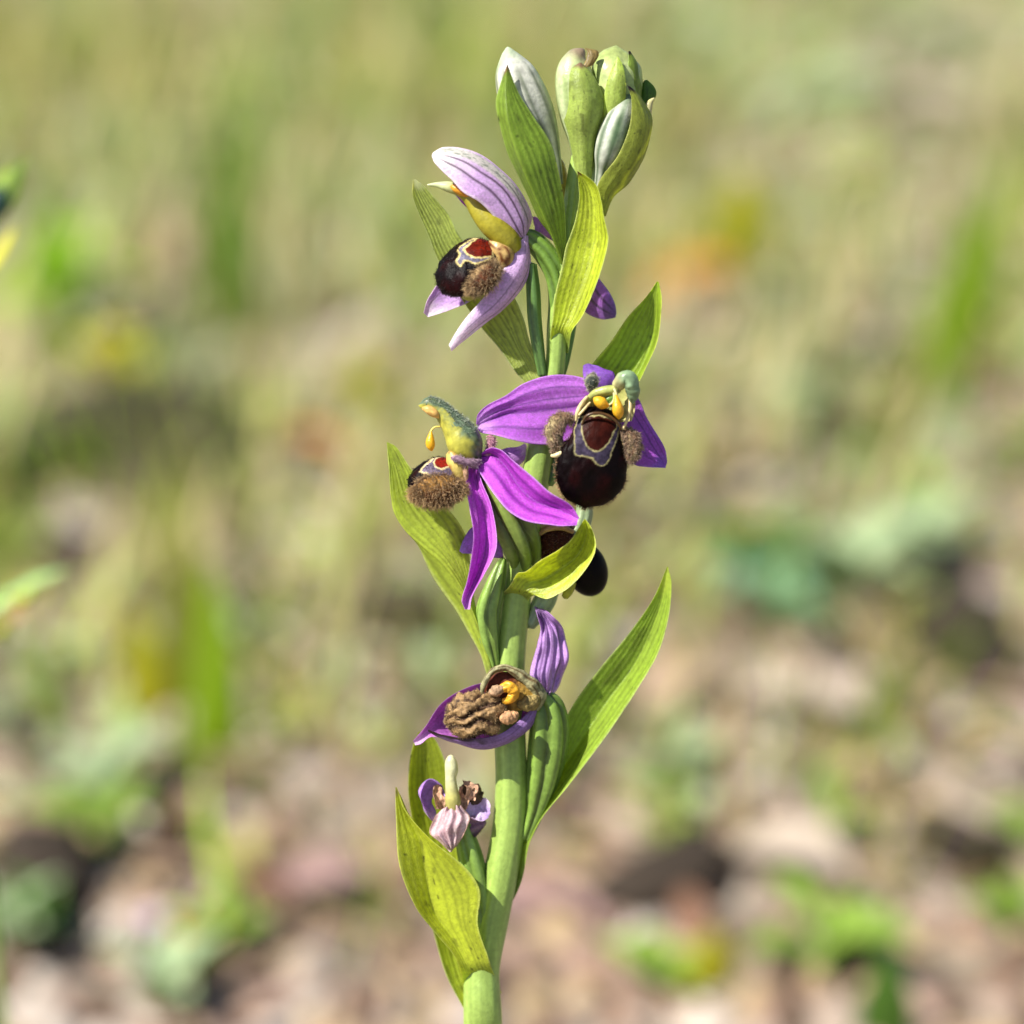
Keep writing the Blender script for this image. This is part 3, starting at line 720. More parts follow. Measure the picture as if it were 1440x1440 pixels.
o, P_, N_ = blob('lip', (833, 643, -56), (-0.15, 1, 0.0), (1, 0.15, 0.05), 72, 49, 22, f3, M_LIP,
     lip_col([(811, 587), (807, 608), (808, 637), (813, 641), (823, 642), (832, 645), (840, 653), (848, 656), (855, 651), (863, 629), (871, 608), (873, 596), (850, 584), (825, 584)],
     [(818, 585), (817, 601), (822, 623), (830, 632), (842, 635), (852, 628), (862, 612), (868, 600), (864, 590), (845, 584)], 1.7, 1.9, cream=c('928a60'), slate=c('352e3e'), red=c('2e0e08')), w=W3, bend=0.12, disp=lambda s, t, n: 0.16 * (vnoise(s * 2.4 + 1, t * 2.4 + n, 15) - 0.5) + 0.05 * (vnoise(s * 9, t * 9 + 3 * n, 16) - 0.5), nth=170, nphi=230)
hairs('hair', P_, N_, 6, 0.35, 900, f3, c('6a4526'), c('c9a67c'), keep=np.abs(np.repeat(np.sin(np.linspace(0, 2 * np.pi, 230, endpoint=False))[None], 170, 0).ravel()) < 0.25, seed=4)
for pts in ([(826, 558, -56, 2.4), (818, 568, -62, 3), (812, 580, -66, 2.8), (810, 592, -66, 1.6)], [(886, 560, -56, 2.4), (886, 575, -62, 2.6), (882, 590, -64, 2.4), (876, 604, -64, 1.4)], [(830, 566, -60, 1.6), (822, 575, -66, 2), (814, 584, -68, 1.6)]):
    tube('column_wing', pts, f3, M_COLUMN, flat_col(c('cfc08c'), 0.4), nu=24, nphi=12)
tube('lip_rim', [(818, 598, -66, 1.2), (824, 586, -70, 2), (836, 581, -72, 2), (852, 583, -72, 2), (866, 592, -70, 2), (874, 604, -66, 1.2)], f3, M_COLUMN, flat_col(c('5b3f22'), 0.5), nu=40, nphi=12)
for k, (pts, sd) in enumerate((([(806, 592, -52, 4), (794, 588, -54, 9), (782, 597, -54, 12), (778, 612, -54, 11), (784, 625, -54, 8), (780, 637, -54, 3)], 5),
                               ([(874, 606, -52, 4), (884, 610, -54, 9), (891, 624, -54, 10), (888, 640, -54, 10), (878, 648, -54, 4)], 6))):
    o, P_, N_ = tube('side_lobe', pts, f3, M_FUZZ, lambda u, p: mix(np.broadcast_to(c('8a6a50'), u.shape + (3,)), np.broadcast_to(c('b9a87a'), u.shape + (3,)), sstep(0.35, 0.7, vnoise(u * 4, np.cos(p) * 2, 3))), nu=40, nphi=26, disp=0.15)
    hairs('hair', P_, N_, 6, 0.36, 2200, f3, c('6d4a38'), c('cdb598'), lean=(0, 0.5, -0.2), seed=sd)
tube('lip_margin', [(801, 622, -58, 1.5), (796, 632, -60, 3), (784, 640, -60, 4), (775, 641, -57, 2)], f3, M_COLUMN, flat_col(c('d8cc9c')), nu=20, nphi=12)
tube('ovary', [(862, 560, -30, 10), (846, 574, -6, 13), (820, 600, 10, 14), (790, 640, 8, 12), (770, 680, 2, 8)], f3, M_STEM, green_tube_col(c('6a8f40'), 0.3, 8, 6, 1), nu=50, nphi=40, ridges=6, ramp=0.2, twist=1)

# == magenta flower at the left
f2 = flower('vivid magenta flower with downy green beak, hairy brown lip pointing left', 675, 650, -20)
sheet('sepal', [(654, 857), (650, 844), (657, 818), (663, 784), (666, 751), (661, 718), (655, 676), (660, 655)],
      [(661, 857), (664, 838), (681, 807), (697, 775), (698, 749), (690, 709), (677, 678), (670, 650)],
      (-62, -72, -72, -60, -40), (-62, -70, -70, -58, -36), f2, M_SEPAL,
      sepal_col(MAG, c('d69ce4'), 0.18, c('7a2090'), seed=51, vpos=(0.0, -0.5, 0.5), vdark=0.5, vw=0.06, edge=c('dda0ea'), pale=c('d070dc')), cup=0.12, mid=([(656, 857), (657, 841), (668, 815), (680, 785), (684, 750), (681, 718), (671, 688), (665, 653)], (-58, -46, -44, -40, -30), 0.0), wav=4, thick=2.8, nv=48, ribs=4, rib=0.9)
sheet('sepal', [(811, 739), (790, 740), (774, 738), (741, 733), (717, 720), (699, 700), (683, 678), (671, 658), (668, 648)],
      [(815, 729), (803, 711), (774, 693), (752, 673), (723, 649), (706, 634), (692, 630), (682, 634), (674, 642)],
      (-74, -84, -86, -76, -60, -38), (-72, -80, -80, -72, -56, -34), f2, M_SEPAL,
      sepal_col(MAG, c('c45cd6'), 0.12, c('6c1c90'), seed=52, vpos=(0.15, 0.5, -0.4), vdark=0.6, vw=0.08, edge=c('d69cec')), cup=0.18, mid=([(813, 730), (785, 717), (752, 705), (730, 684), (710, 654), (692, 640), (671, 645)], (-70, -54, -48, -40, -32, -28), 0.15), wav=4, thick=2.8, nv=48, ribs=4, rib=0.9)
sheet('sepal', [(738, 623), (729, 628), (712, 630), (694, 638), (680, 648)], [(741, 628), (737, 648), (722, 658), (700, 660), (684, 658)], (-10, -14, -20), (-6, -10, -20), f2, M_SEPAL,
      sepal_col(PINK, WHITE, 0.3, seed=53, edge=c('e6d0ee')), cup=0.3, nu=40, nv=18)
tube('column', [(589, 570, -34, 1.5), (594, 570, -34, 6), (604, 568, -34, 10), (618, 575, -34, 12), (630, 588, -34, 15), (642, 604, -34, 20), (652, 620, -34, 25), (660, 634, -32, 22), (668, 646, -28, 12)],
     f2, M_COLUMN, lambda u, p: mix(c('b4b048') * (0.75 + 0.5 * vnoise(u * 14, np.cos(p) * 4, 4))[..., None], c('5d7058') * (0.5 + 1.0 * vnoise(u * 40, np.cos(p) * 12, 4))[..., None],
     sstep(-0.45, 0.55, np.cos(p) + 1.1 * (vnoise(u * 9, p * 1.5, 3) - 0.5) + 0.5 * (vnoise(u * 40, p * 6, 6) - 0.5))), nu=90, nphi=44)
o, P_, N_ = tube('down', [(600, 566, -34, 9), (618, 574, -34, 11.6), (630, 587, -34, 14.6), (642, 603, -34, 19.6), (656, 618, -34, 22)], f2, M_COLUMN, flat_col(c('64765e'), 0.5, 20), nu=40, nphi=30)
hairs('hair', P_, N_, 4, 0.35, 900, f2, c('56634f'), c('cfd6c2'), keep=(N_[:, 0] - N_[:, 1]) > 0.3, seed=7)
tube('anther', [(594, 574, -42, 2), (602, 576, -44, 6), (612, 582, -44, 6), (618, 587, -42, 2)], f2, M_COLUMN, flat_col(c('dbb266'), 0.4), nu=20, nphi=16)
tube('thread', [(605, 612, -38, 2.2), (607, 605, -38, 1.6), (612, 600.5, -38, 1.3), (619, 600, -38, 1.3)], f2, M_POLLEN, flat_col(c('ddc95e')), nu=20, nphi=8)
tube('pollinium', [(606, 607, -38, 1.5), (605.5, 614, -38, 4.5), (605, 622, -38, 6.5), (606, 629, -38, 5.5), (607, 634, -38, 1.5)], f2, M_POLLEN, flat_col(c('e4b020')), nu=24, nphi=18)
tube('column_foot', [(634, 636, -38, 8), (640, 648, -40, 14), (643, 664, -40, 15), (644, 680, -38, 12), (650, 692, -34, 6)], f2, M_COLUMN,
     lambda u, p: mix(np.broadcast_to(c('cbb560'), u.shape + (3,)), np.broadcast_to(c('a06a30'), u.shape + (3,)), sstep(0.5, 0.8, vnoise(u * 5, np.cos(p) * 3, 6))), nu=30, nphi=26)
o, P_, N_ = blob('lip', (608, 671, -40), (-0.78, 0.55, -0.12), (0.50, 0.62, -0.62), 37, 30, 18, f2, M_LIP, lip_col([(590, 663), (596, 654), (608, 643), (616, 638), (630, 635), (640, 645), (636, 670), (622, 673), (604, 669)],
     [(608, 650), (614, 643), (628, 638), (636, 646), (632, 658), (621, 660), (612, 656)], 2.4, 2.4, red=c('74190f'), slate=c('5d5264'), cream=c('cdbc8c')), w=W1, bend=0.08, disp=lambda s, t, n: 0.16 * (vnoise(s * 2.4 + 1, t * 2.4 + n, 15) - 0.5) + 0.05 * (vnoise(s * 9, t * 9 + 3 * n, 16) - 0.5), nth=150, nphi=200)
hairs('velvet', P_, N_, 3.0, 0.28, 2000, f2, c('0c0404'), c('2c1712'), seed=32, lean=(-0.5, 0.5, 0))
o, P_, N_ = blob('side_lobe', (617, 690, -62), (-0.85, 0.12, -0.1), (0.1, 0.9, -0.2), 36, 22, 13, f2, M_FUZZ, lambda s, t, n: mix(np.broadcast_to(c('5a3018'), s.shape + (3,)), np.broadcast_to(c('b98a48'), s.shape + (3,)), sstep(-0.2, 0.8, t * np.sign(-1) + 0.5 * vnoise(s * 6, t * 6))), nth=40, nphi=56)
hairs('hair', P_, N_, 10, 0.32, 5200, f2, c('5a3418'), c('e6c48e'), lean=(-0.3, 0.6, -0.3), seed=8)
o, P_, N_ = tube('petal', [(635, 644, -56, 2), (642, 645, -58, 5), (656, 650, -56, 5), (668, 651, -50, 6), (676, 648, -42, 3)], f2, M_FUZZ, flat_col(c('96788a'), 0.4), nu=30, nphi=18)
hairs('hair', P_, N_, 3, 0.3, 350, f2, c('8a6c80'), c('d8c0cc'), seed=9)
o, P_, N_ = tube('petal', [(688, 612, -30, 2), (692, 618, -30, 5), (690, 628, -30, 6), (686, 642, -30, 5)], f2, M_FUZZ, flat_col(c('c08898'), 0.3), nu=24, nphi=16)
hairs('hair', P_, N_, 5, 0.35, 350, f2, c('b87a90'), c('e6c4cc'), seed=10)
tube('petal', [(652, 655, -52, 3), (655, 664, -52, 4), (656, 674, -50, 2.5)], f2, M_FUZZ, flat_col(c('c09a7a'), 0.3), nu=16, nphi=12)
tube('ovary', [(682, 650, -24, 12), (694, 676, -24, 18), (710, 710, -24, 24), (727, 748, -16, 26), (735, 780, -6, 22), (732, 808, 2, 14), (728, 835, 4, 8)],
     f2, M_STEM, green_tube_col(c('7a8f40'), 0.7, 9, 6, 1.0), nu=90, nphi=84, ridges=6, ramp=0.45, twist=0.9)

# == small flower with its purple tips peeping out below the magenta flower
fp = flower('faded flower tucked below the magenta flower, violet sepal ends peeping out', 700, 780, -20)
sheet('sepal', [(646, 775), (651, 760), (663, 742), (680, 738), (700, 745)], [(650, 778), (663, 779), (680, 782), (700, 785), (708, 784)], (-22, -16, -14), (-22, -18, -14), fp, M_SEPAL,
      sepal_col(c('a266c8'), c('a987d4'), 0.25, seed=61), cup=0.3, wav=2.5, nu=40, nv=18)
tube('ovary', [(708, 786, -12, 4), (703, 800, -16, 8), (694, 830, -18, 13), (686, 862, -18, 15), (688, 895, -16, 13), (694, 925, -12, 8), (700, 955, -6, 5)],
     fp, M_STEM, green_tube_col(c('86a64a'), 0.55, 10, 5, 0.6), nu=60, nphi=50, ridges=5, ramp=0.42, twist=0.5)

# == dark flower behind the folded bract
f4 = flower('dark flower half hidden behind a folded yellow-green bract', 770, 745, 0)
o, P_, N_ = blob('side_lobe', (784, 765, 14), (0.6, 0.7, 0), (0.7, -0.6, -0.1), 34, 30, 22, f4, M_FUZZ, lambda s, t, n: np.broadcast_to(c('4c2416'), s.shape + (3,)) * (0.7 + 0.6 * vnoise(s * 8, t * 8))[..., None], nth=36, nphi=44)
hairs('hair', P_, N_, 9, 0.5, 1700, f4, c('45200f'), c('a8703c'), lean=(-0.2, 0.2, -0.3), seed=11)
tube('lip_rim', [(757, 752, -8, 3), (770, 744, -12, 4), (790, 742, -12, 4), (806, 748, -10, 3)], f4, M_COLUMN, flat_col(c('c09a68'), 0.3), nu=24, nphi=14)
blob('lip', (824, 800, 20), (0.35, 0.94, 0.1), (0.94, -0.35, 0), 40, 30, 24, f4, M_LIP, lambda s, t, n: np.broadcast_to(c('0a0506'), s.shape + (3,)) * (0.8 + 0.4 * vnoise(s * 4, t * 4))[..., None], nth=48, nphi=60)
tube('column', [(752, 748, 6, 10), (764, 738, 2, 12), (780, 732, 2, 12), (798, 732, 6, 8)], f4, M_COLUMN, flat_col(c('cbb072'), 0.4), nu=24, nphi=20)
tube('lip_appendage', [(806, 818, -8, 5), (800, 830, -8, 7), (794, 840, -8, 5)], f4, M_COLUMN, flat_col(c('a2a32c')), nu=16, nphi=14)
tube('ovary', [(818, 700, 20, 8), (822, 718, 20, 11), (818, 735, 18, 12), (806, 760, 14, 11), (780, 800, 14, 12), (768, 840, 12, 15), (758, 858, 10, 14), (744, 880, 4, 8)], f4, M_STEM, green_tube_col(c('93a67c'), 0.3, 12, 6, 1), nu=50, nphi=36, ridges=6, ramp=0.18, twist=1)

# == withered flower
f5 = flower('withered flower with shrivelled brown lip and crumpled violet sepals', 745, 985, -20)
sheet('sepal', [(751, 853), (755, 866), (760, 885), (756, 902), (750, 928), (743, 949), (748, 962), (756, 975)],
      [(753, 853), (765, 857), (780, 869), (793, 885), (798, 906), (796, 937), (788, 966), (776, 982)],
      (-16, -14, -24, -28, -24), (-14, -14, -14, -12, -20), f5, M_SEPAL,
      sepal_col(c('bb90d0'), c('85649a'), 0.16, c('5f3a76'), seed=71, vpos=(-0.5, -0.05, 0.45), vdark=0.85, vw=0.07, edge=c('c29ad4'), basec=c('d8b0d8')), cup=0.3, wav=12, seed=2, thick=2.2, ribs=5, rib=2.0, nv=50, nu=110)
sheet('sepal', [(581, 1042), (588, 1034), (599, 1021), (618, 992), (642, 974), (676, 961), (710, 962), (735, 975)],
      [(584, 1048), (592, 1046), (606, 1036), (634, 1040), (668, 1046), (700, 1040), (728, 1022), (746, 1000)],
      (-34, -40, -34, -24, -20), (-34, -36, -22, -18, -18), f5, M_SEPAL,
      sepal_col(c('b868c2'), c('dcb4e0'), 0.14, c('6a2a7a'), seed=72, vdark=0.5, edge=c('c98ad2')), cup=-0.45, wav=3)
sheet('sepal', [(602, 1026), (630, 1034), (660, 1038), (700, 1032), (730, 1014), (752, 990)],
      [(603, 1029), (620, 1038), (647, 1045), (677, 1053), (698, 1051), (726, 1040), (750, 1016), (760, 985)],
      (-52, -60, -60, -48, -30), (-48, -40, -32, -28, -24), f5, M_SEPAL,
      lambda u, v: mix(sepal_col(c('a27cbc'), c('3a2028'), 0.16, seed=73)(u, v), np.broadcast_to(c('2e1a1c'), u.shape + (3,)), (1 - sstep(-0.8, -0.45, v + 0.5 * (vnoise(u * 20, v * 3, 2) - 0.5))) * (1 - sstep(0.3, 0.7, u)) + 0.0), cup=0.5, wav=3)
o, P_, N_ = blob('lip', (669, 1005, -54), (-0.92, 0.25, -0.1), (0.25, 0.92, -0.2), 43, 32, 20, f5, M_DRY,
     lambda s, t, n: mix(np.broadcast_to(c('937650'), s.shape + (3,)), np.broadcast_to(c('432e20'), s.shape + (3,)), sstep(-0.3, 0.6, np.sin(t * 12 + 9 * vnoise(s * 2.2, t * 1.6, 5) + 3.1) + 1.6 * (vnoise(s * 9, t * 9, 2) - 0.5))), w=W1,
     disp=lambda s, t, n: 0.15 * np.sin(t * 12 + 9 * vnoise(s * 2.2, t * 1.6, 5)) * (1 - s**4) + 0.30 * (vnoise(s * 5, t * 9, 7) - 0.5) + 0.10 * (vnoise(s * 16, t * 16, 9) - 0.5), nth=110, nphi=150)
hairs('hair', P_, N_, 3.5, 0.4, 2600, f5, c('6a5030'), c('cdb080'), seed=12)
tube('lip_lobe', [(704, 1010, -66, 4), (710, 1010, -68, 9), (720, 1008, -66, 9), (728, 1004, -62, 4)], f5, M_DRY, flat_col(c('b98e66'), 0.3), nu=24, nphi=22, disp=0.25)
tube('lip_lobe', [(688, 975, -58, 3), (696, 972, -62, 8), (706, 968, -62, 6), (712, 964, -58, 3)], f5, M_DRY, flat_col(c('a98a6c'), 0.3), nu=24, nphi=20, disp=0.25)
tube('column', [(677, 976, -52, 2), (681, 961, -54, 4), (692, 945, -54, 4.5), (708, 939, -52, 5), (724, 945, -50, 6.5), (740, 955, -46, 8.5), (752, 967, -40, 10.5), (758, 982, -34, 10), (752, 996, -30, 7)],
     f5, M_DRY, lambda u, p: mix(np.broadcast_to(c('94906a'), u.shape + (3,)), np.broadcast_to(c('5c4a2c'), u.shape + (3,)), sstep(0.5, 0.75, vnoise(u * 8, np.cos(p) * 3, 3))), nu=70, nphi=30, disp=0.3)
blob('column_hollow', (716, 972, -42), (1, 0.4, 0), (-0.4, 1, 0), 38, 26, 8, f5, M_DRY, lambda s, t, n: mix(np.broadcast_to(c('5a2412'), s.shape + (3,)), np.broadcast_to(c('9a7a34'), s.shape + (3,)), sstep(-0.1, 0.5, s)), nth=30, nphi=36)
tube('pollinium', [(702, 974, -58, 3), (707, 968, -62, 6.5), (716, 966, -64, 8), (723, 973, -62, 8), (717, 984, -60, 6), (707, 986, -58, 3)], f5, M_POLLEN, flat_col(c('dda62c'), 0.3), nu=40, nphi=30, disp=0.35, seed=3)
tube('column_side', [(728, 990, -46, 5), (740, 990, -46, 11), (750, 986, -44, 11), (757, 978, -42, 4)], f5, M_DRY, flat_col(c('8a7848'), 0.5), nu=24, nphi=22, disp=0.2)
tube('ovary', [(762, 978, -18, 12), (770, 995, -14, 20), (772, 1025, -10, 24), (769, 1060, -8, 24), (762, 1100, -6, 20), (752, 1140, -4, 13), (738, 1180, -2, 8)],
     f5, M_STEM, green_tube_col(c('7a983f'), 0.6, 13, 5, 0.5), nu=80, nphi=56, ridges=5, ramp=0.40, twist=0.5)

# == lowest withered flower
f6 = flower('small faded flower, lowest on the spike, with pale pink drooping sepal', 640, 1140, -10)
sheet('sepal', [(632, 1198), (618, 1184), (604, 1171), (611, 1150), (621, 1137)], [(635, 1198), (643, 1190), (653, 1172), (661, 1149), (648, 1134)], (-40, -38, -32), (-36, -40, -30), f6, M_SEPAL,
      sepal_col(c('dcc0c2'), c('c4a092'), 0.2, c('a87484'), seed=81, vpos=(-0.6, -0.2, 0.2, 0.6), vdark=0.6, vw=0.08, edge=c('b08a70'), pale=c('e8d8d6')), cup=0.35, wav=7, seed=4, ribs=4, rib=1.6, thick=1.2, nu=80, nv=50)
sheet('sepal', [(608, 1155), (597, 1138), (592, 1112), (603, 1098), (620, 1104)], [(614, 1152), (616, 1140), (608, 1124), (614, 1116), (628, 1122)], (-24, -36, -34, -24), (-20, -14, -12, -20), f6, M_SEPAL,
      sepal_col(c('bb98d6'), c('e2d2e6'), 0.4, seed=82, edge=c('9a58c4'), vdark=0.4), cup=-0.6, wav=5, seed=5, thick=1.2, nu=60, nv=30)
sheet('sepal', [(687, 1150), (676, 1156), (664, 1152), (652, 1142)], [(690, 1143), (684, 1127), (670, 1122), (656, 1132)], (-22, -34, -30, -22), (-16, -10, -10, -20), f6, M_SEPAL,
      sepal_col(c('d6c8e2'), c('b496d0'), 0.35, seed=83, edge=c('e8dcec'), vdark=0.5), cup=-0.5, wav=7, seed=6, thick=1.2, nu=60, nv=30)
sheet('petal', [(668, 1178), (658, 1166), (654, 1148)], [(677, 1168), (684, 1156), (672, 1146)], (-18, -22), (-10, -14), f6, M_SEPAL, sepal_col(c('9a7a90'), c('5a4048'), 0.3, seed=84), wav=5, seed=7, nu=30, nv=20, thick=1.2)
tube('column', [(634, 1063, -30, 4), (634, 1070, -30, 8), (635, 1082, -30, 9.5), (634, 1094, -30, 8), (635, 1110, -30, 9), (637, 1126, -30, 11), (638, 1140, -28, 9)], f6, M_COLUMN,
     lambda u, p: mix(np.broadcast_to(c('b9b468'), u.shape + (3,)), np.broadcast_to(c('d3d3a8'), u.shape + (3,)), 1 - sstep(0.3, 0.8, u)), nu=40, nphi=24)
blob('lip', (663, 1116, -12), (0.6, 0.6, 0.1), (0.7, -0.6, 0), 18, 15, 11, f6, M_DRY, flat_col(c('4a3826'), 0.5), disp=lambda s, t, n: 0.4 * (vnoise(s * 5, t * 5, 2) - 0.5), nth=30, nphi=36)
for L6, R6, sd in (([(610, 1104), (608, 1118), (614, 1138)], [(618, 1102), (624, 1118), (626, 1138)], 8), ([(646, 1106), (644, 1120), (646, 1138)], [(654, 1104), (659, 1120), (656, 1138)], 9), ([(650, 1096), (656, 1108), (652, 1124)], [(660, 1098), (672, 1106), (668, 1126)], 10)):
    sheet('petal', L6, R6, (-22, -30, -26), (-20, -22, -24), f6, M_DRY, flat_col(c('bc9478'), 0.5, 9, sd), cup=-0.4, wav=5, seed=sd, nu=40, nv=24, thick=1.2)
tube('ovary', [(644, 1138, -16, 9), (652, 1170, -12, 13), (662, 1210, -8, 17), (672, 1260, -6, 17), (680, 1310, -6, 13), (684, 1350, -4, 8)], f6, M_STEM, green_tube_col(c('86a64e'), 0.5, 15, 5, 0.5), nu=60, nphi=44, ridges=5, ramp=0.2, twist=0.5)
# ------------------------------------------------------------------ the meadow behind
def palette_mat(name, hexc, transl=0.35, rough=0.6, tint=(1.2, 1.15, 0.5), var=0.2, vscale=150, bump=0.2):
    return plant_mat(name, rough, transl, tint, 0.3, bump, 600, var, vscale, attr=False, color=tuple(c(hexc) * (1.0 if name.startswith('grass') or name.startswith('leaf_') and tint[2] == 0.5 else 0.76)))

MG = {'green': palette_mat('grass_green', '86a43e'), 'lime': palette_mat('grass_lime', 'a6cc2c'), 'deep': palette_mat('grass_deep', '5d8634'),
      'olive': palette_mat('grass_olive', '9a9c44'), 'sage': palette_mat('leaf_sage', 'a9bd92'), 'straw': palette_mat('dry_straw', 'cdb98a', 0.25, tint=(1.1, 1, 0.8)),
      'yellow': palette_mat('leaf_yellow', 'c4c030'), 'orange': palette_mat('leaf_orange', 'd09436', tint=(1.2, 0.9, 0.5)), 'teal': palette_mat('leaf_teal', '84ab84'),
      'tan': palette_mat('leaf_tan', 'bfa48c', 0.15, 0.75, (1.1, 1, 0.8)), 'pale': palette_mat('leaf_pale', 'c2b2a0', 0.15, 0.75, (1.1, 1, 0.9)), 'brown': palette_mat('leaf_brown', '8a6650', 0.1, 0.75, (1.1, 0.9, 0.7)),
      'rose': palette_mat('leaf_rose', 'b0908a', 0.15, 0.75, (1.1, 0.9, 0.8)), 'stone': palette_mat('stone_pale', 'b5a89e', 0, 0.85), 'stone2': palette_mat('stone_grey', '9a8d86', 0, 0.85),
      'dark': palette_mat('lump_dark', '3a3026', 0, 0.9), 'lilac': palette_mat('petal_lilac', 'd6c6e0', 0.3, tint=(1, 1, 1)), 'bark': palette_mat('twig_bark', 'b39c86', 0, 0.85)}
STUFF = plant_mat('meadow_litter', 0.75, 0.2, (1.15, 1.1, 0.6), 0.2, 0.2, 500, 0.15, 200)

def blade_verts(ln, wd, lean, az, curve=0.4, seg=5):
    """a bent grass blade rising from the origin"""
    t = np.linspace(0, 1, seg + 1)
    ang = lean + curve * t
    dz = np.cos(ang) * ln / seg; dr = np.sin(ang) * ln / seg
    z = np.concatenate([[0], np.cumsum(dz[:-1])]); r = np.concatenate([[0], np.cumsum(dr[:-1])])
    w = wd * (1 - t**2.2) * 0.5 + wd * 0.02
    ca, sa = math.cos(az), math.sin(az)
    L = np.stack([r * ca + w * sa, r * sa - w * ca, z], -1); R = np.stack([r * ca - w * sa, r * sa + w * ca, z], -1)
    mid = np.stack([r * ca, r * sa, z], -1) - np.stack([np.cos(ang) * ca, np.cos(ang) * sa, -np.sin(ang)], -1) * (w * 0.35)[:, None]
    V = np.stack([L, mid, R], 1).reshape(-1, 3)
    return V, grid_faces(seg + 1, 3)

def plain_mesh(name, V, f, mat, smooth=True):
    me = bpy.data.meshes.new(name)
    me.from_pydata(np.asarray(V).tolist(), [], f)
    me.materials.append(mat)
    if smooth: me.polygons.foreach_set('use_smooth', np.ones(len(me.polygons), bool))
    me.update()
    return me

def link(name, me, parent=None, loc=None, rot=None, scale=None):
    o = bpy.data.objects.new(name, me)
    COL.objects.link(o)
    if parent is not None: o.parent = parent
    if loc is not None: o.location = loc
    if rot is not None: o.rotation_euler = rot
    if scale is not None: o.scale = (scale,) * 3 if np.isscalar(scale) else scale
    return o

def leaf_mesh(name, mat, ln=1.0, wd=0.45, cup=0.25, arch=0.3, wav=0.08, seed=0, flat=False, thick=0.02):
    """ovate leaf from the origin along +x, thin but solid"""
    u, v = np.meshgrid(np.linspace(0, 1, 12), np.linspace(-1, 1, 7), indexing='ij')
    prof = np.sin(np.pi * (u * 0.93 + 0.04)**0.85)**0.8
    y = wd / 2 * prof * v
    z = cup * wd * prof * v**2 * 0.6 + arch * np.sin(np.pi * u) * 0.4 + wav * (vnoise(u * 4 + seed, v * 2, seed) - 0.5)
    T = np.stack([u * ln, y, z * ln], -1).reshape(-1, 3)
    Bt = T - [0, 0, thick * ln]
    n = len(T)
    f = grid_faces(12, 7) + grid_faces(12, 7, n, flip=True)
    for i in range(11):
        for j in (0, 6):
            f.append((i * 7 + j, (i + 1) * 7 + j, n + (i + 1) * 7 + j, n + i * 7 + j))
    return plain_mesh(name, np.concatenate([T, Bt]), f, mat)

def stone_mesh(name, mat, seed):
    nth, nph = 10, 14
    th = np.linspace(0.05, np.pi - 0.05, nth); ph = np.linspace(0, 2 * np.pi, nph, endpoint=False)
    tt, pp = np.meshgrid(th, ph, indexing='ij')
    d = np.stack([np.sin(tt) * np.cos(pp), np.sin(tt) * np.sin(pp), np.cos(tt)], -1)
    r = 1 + 0.5 * (vnoise(d[..., 0] * 1.6 + seed, d[..., 1] * 1.6 + d[..., 2] * 1.3, seed) - 0.5) + 0.2 * (vnoise(d[..., 0] * 4 + seed, d[..., 1] * 4 + d[..., 2] * 3, seed + 1) - 0.5)
    g = np.random.default_rng(seed)
    V = (d * r[..., None] * np.array([1, g.uniform(0.6, 0.9), g.uniform(0.4, 0.65)])).reshape(-1, 3)
    V = np.concatenate([V, [V[:nph].mean(0)], [V[-nph:].mean(0)]])
    f = grid_faces(nth, nph, wrap=True)
    n = nth * nph
    for j in range(nph):
        k = (j + 1) % nph
        f.append((n, j, k)); f.append((n + 1, (nth - 1) * nph + k, (nth - 1) * nph + j))
    return plain_mesh(name, V, f, mat)

def wedge(n, y0, y1, power=1.0, margin=1.25, g=rng):
    """random places on the ground of the field that the view crosses, denser near by"""
    y = y0 * (y1 / y0)**(g.uniform(0, 1, n)**power)
    x = g.uniform(-1, 1, n) * (0.24 * (y + 0.35) * margin + 0.03)
    return x, y

# places kept open so that the single plants and dark lumps further down stay visible: (photo x, y from, y to, half width)
OPEN = [(80, 400, 500, 80), (150, 490, 560, 70), (150, 580, 690, 120), (560, 830, 900, 70), (328, 150, 470, 50), (510, 480, 600, 45), (300, 800, 1080, 55), (215, 850, 1010, 50),
        (1030, 250, 390, 60), (1340, 250, 590, 70), (1070, 740, 880, 80), (1180, 110, 200, 140), (1230, 890, 1080, 60), (1340, 850, 960, 80), (970, 390, 470, 70), (440, 620, 700, 60), (90, 720, 760, 60)]
def blocked(x, y, below=110):
    r = np.array([x, y, 0.0]) - CAM
    D = r @ FWD
    px, py = 720 + r[0] / D / TAN * 720, 720 - (r @ UP) / D / TAN * 720
    return any(abs(px - sx) < w and y0 - 10 < py < y1 + below for sx, y0, y1, w in OPEN)

# ---- uncountable cover: short grass, low herb leaves, litter crumbs (one object each)
def many(name, n, y0, y1, make, label, cat, power=1.0):
    Vs, Fs, Cs, off = [], [], [], 0
    x, y = wedge(n, y0, y1, power, 2.9)
    for i in range(n):
        r = make(x[i], y[i])
        if r is None: continue
        V, f, col = r
        V = V + np.array([x[i], y[i], float(gh(x[i], y[i]))])
        Vs.append(V); Cs.append(np.broadcast_to(col * (0.74 if name == 'soil_crumbs' else 0.9), V.shape)); Fs += [tuple(k + off for k in q) for q in f]; off += len(V)
    o = mesh_obj(name, np.concatenate(Vs), Fs, np.concatenate(Cs), STUFF)
    tag(o, label, cat, kind='stuff')

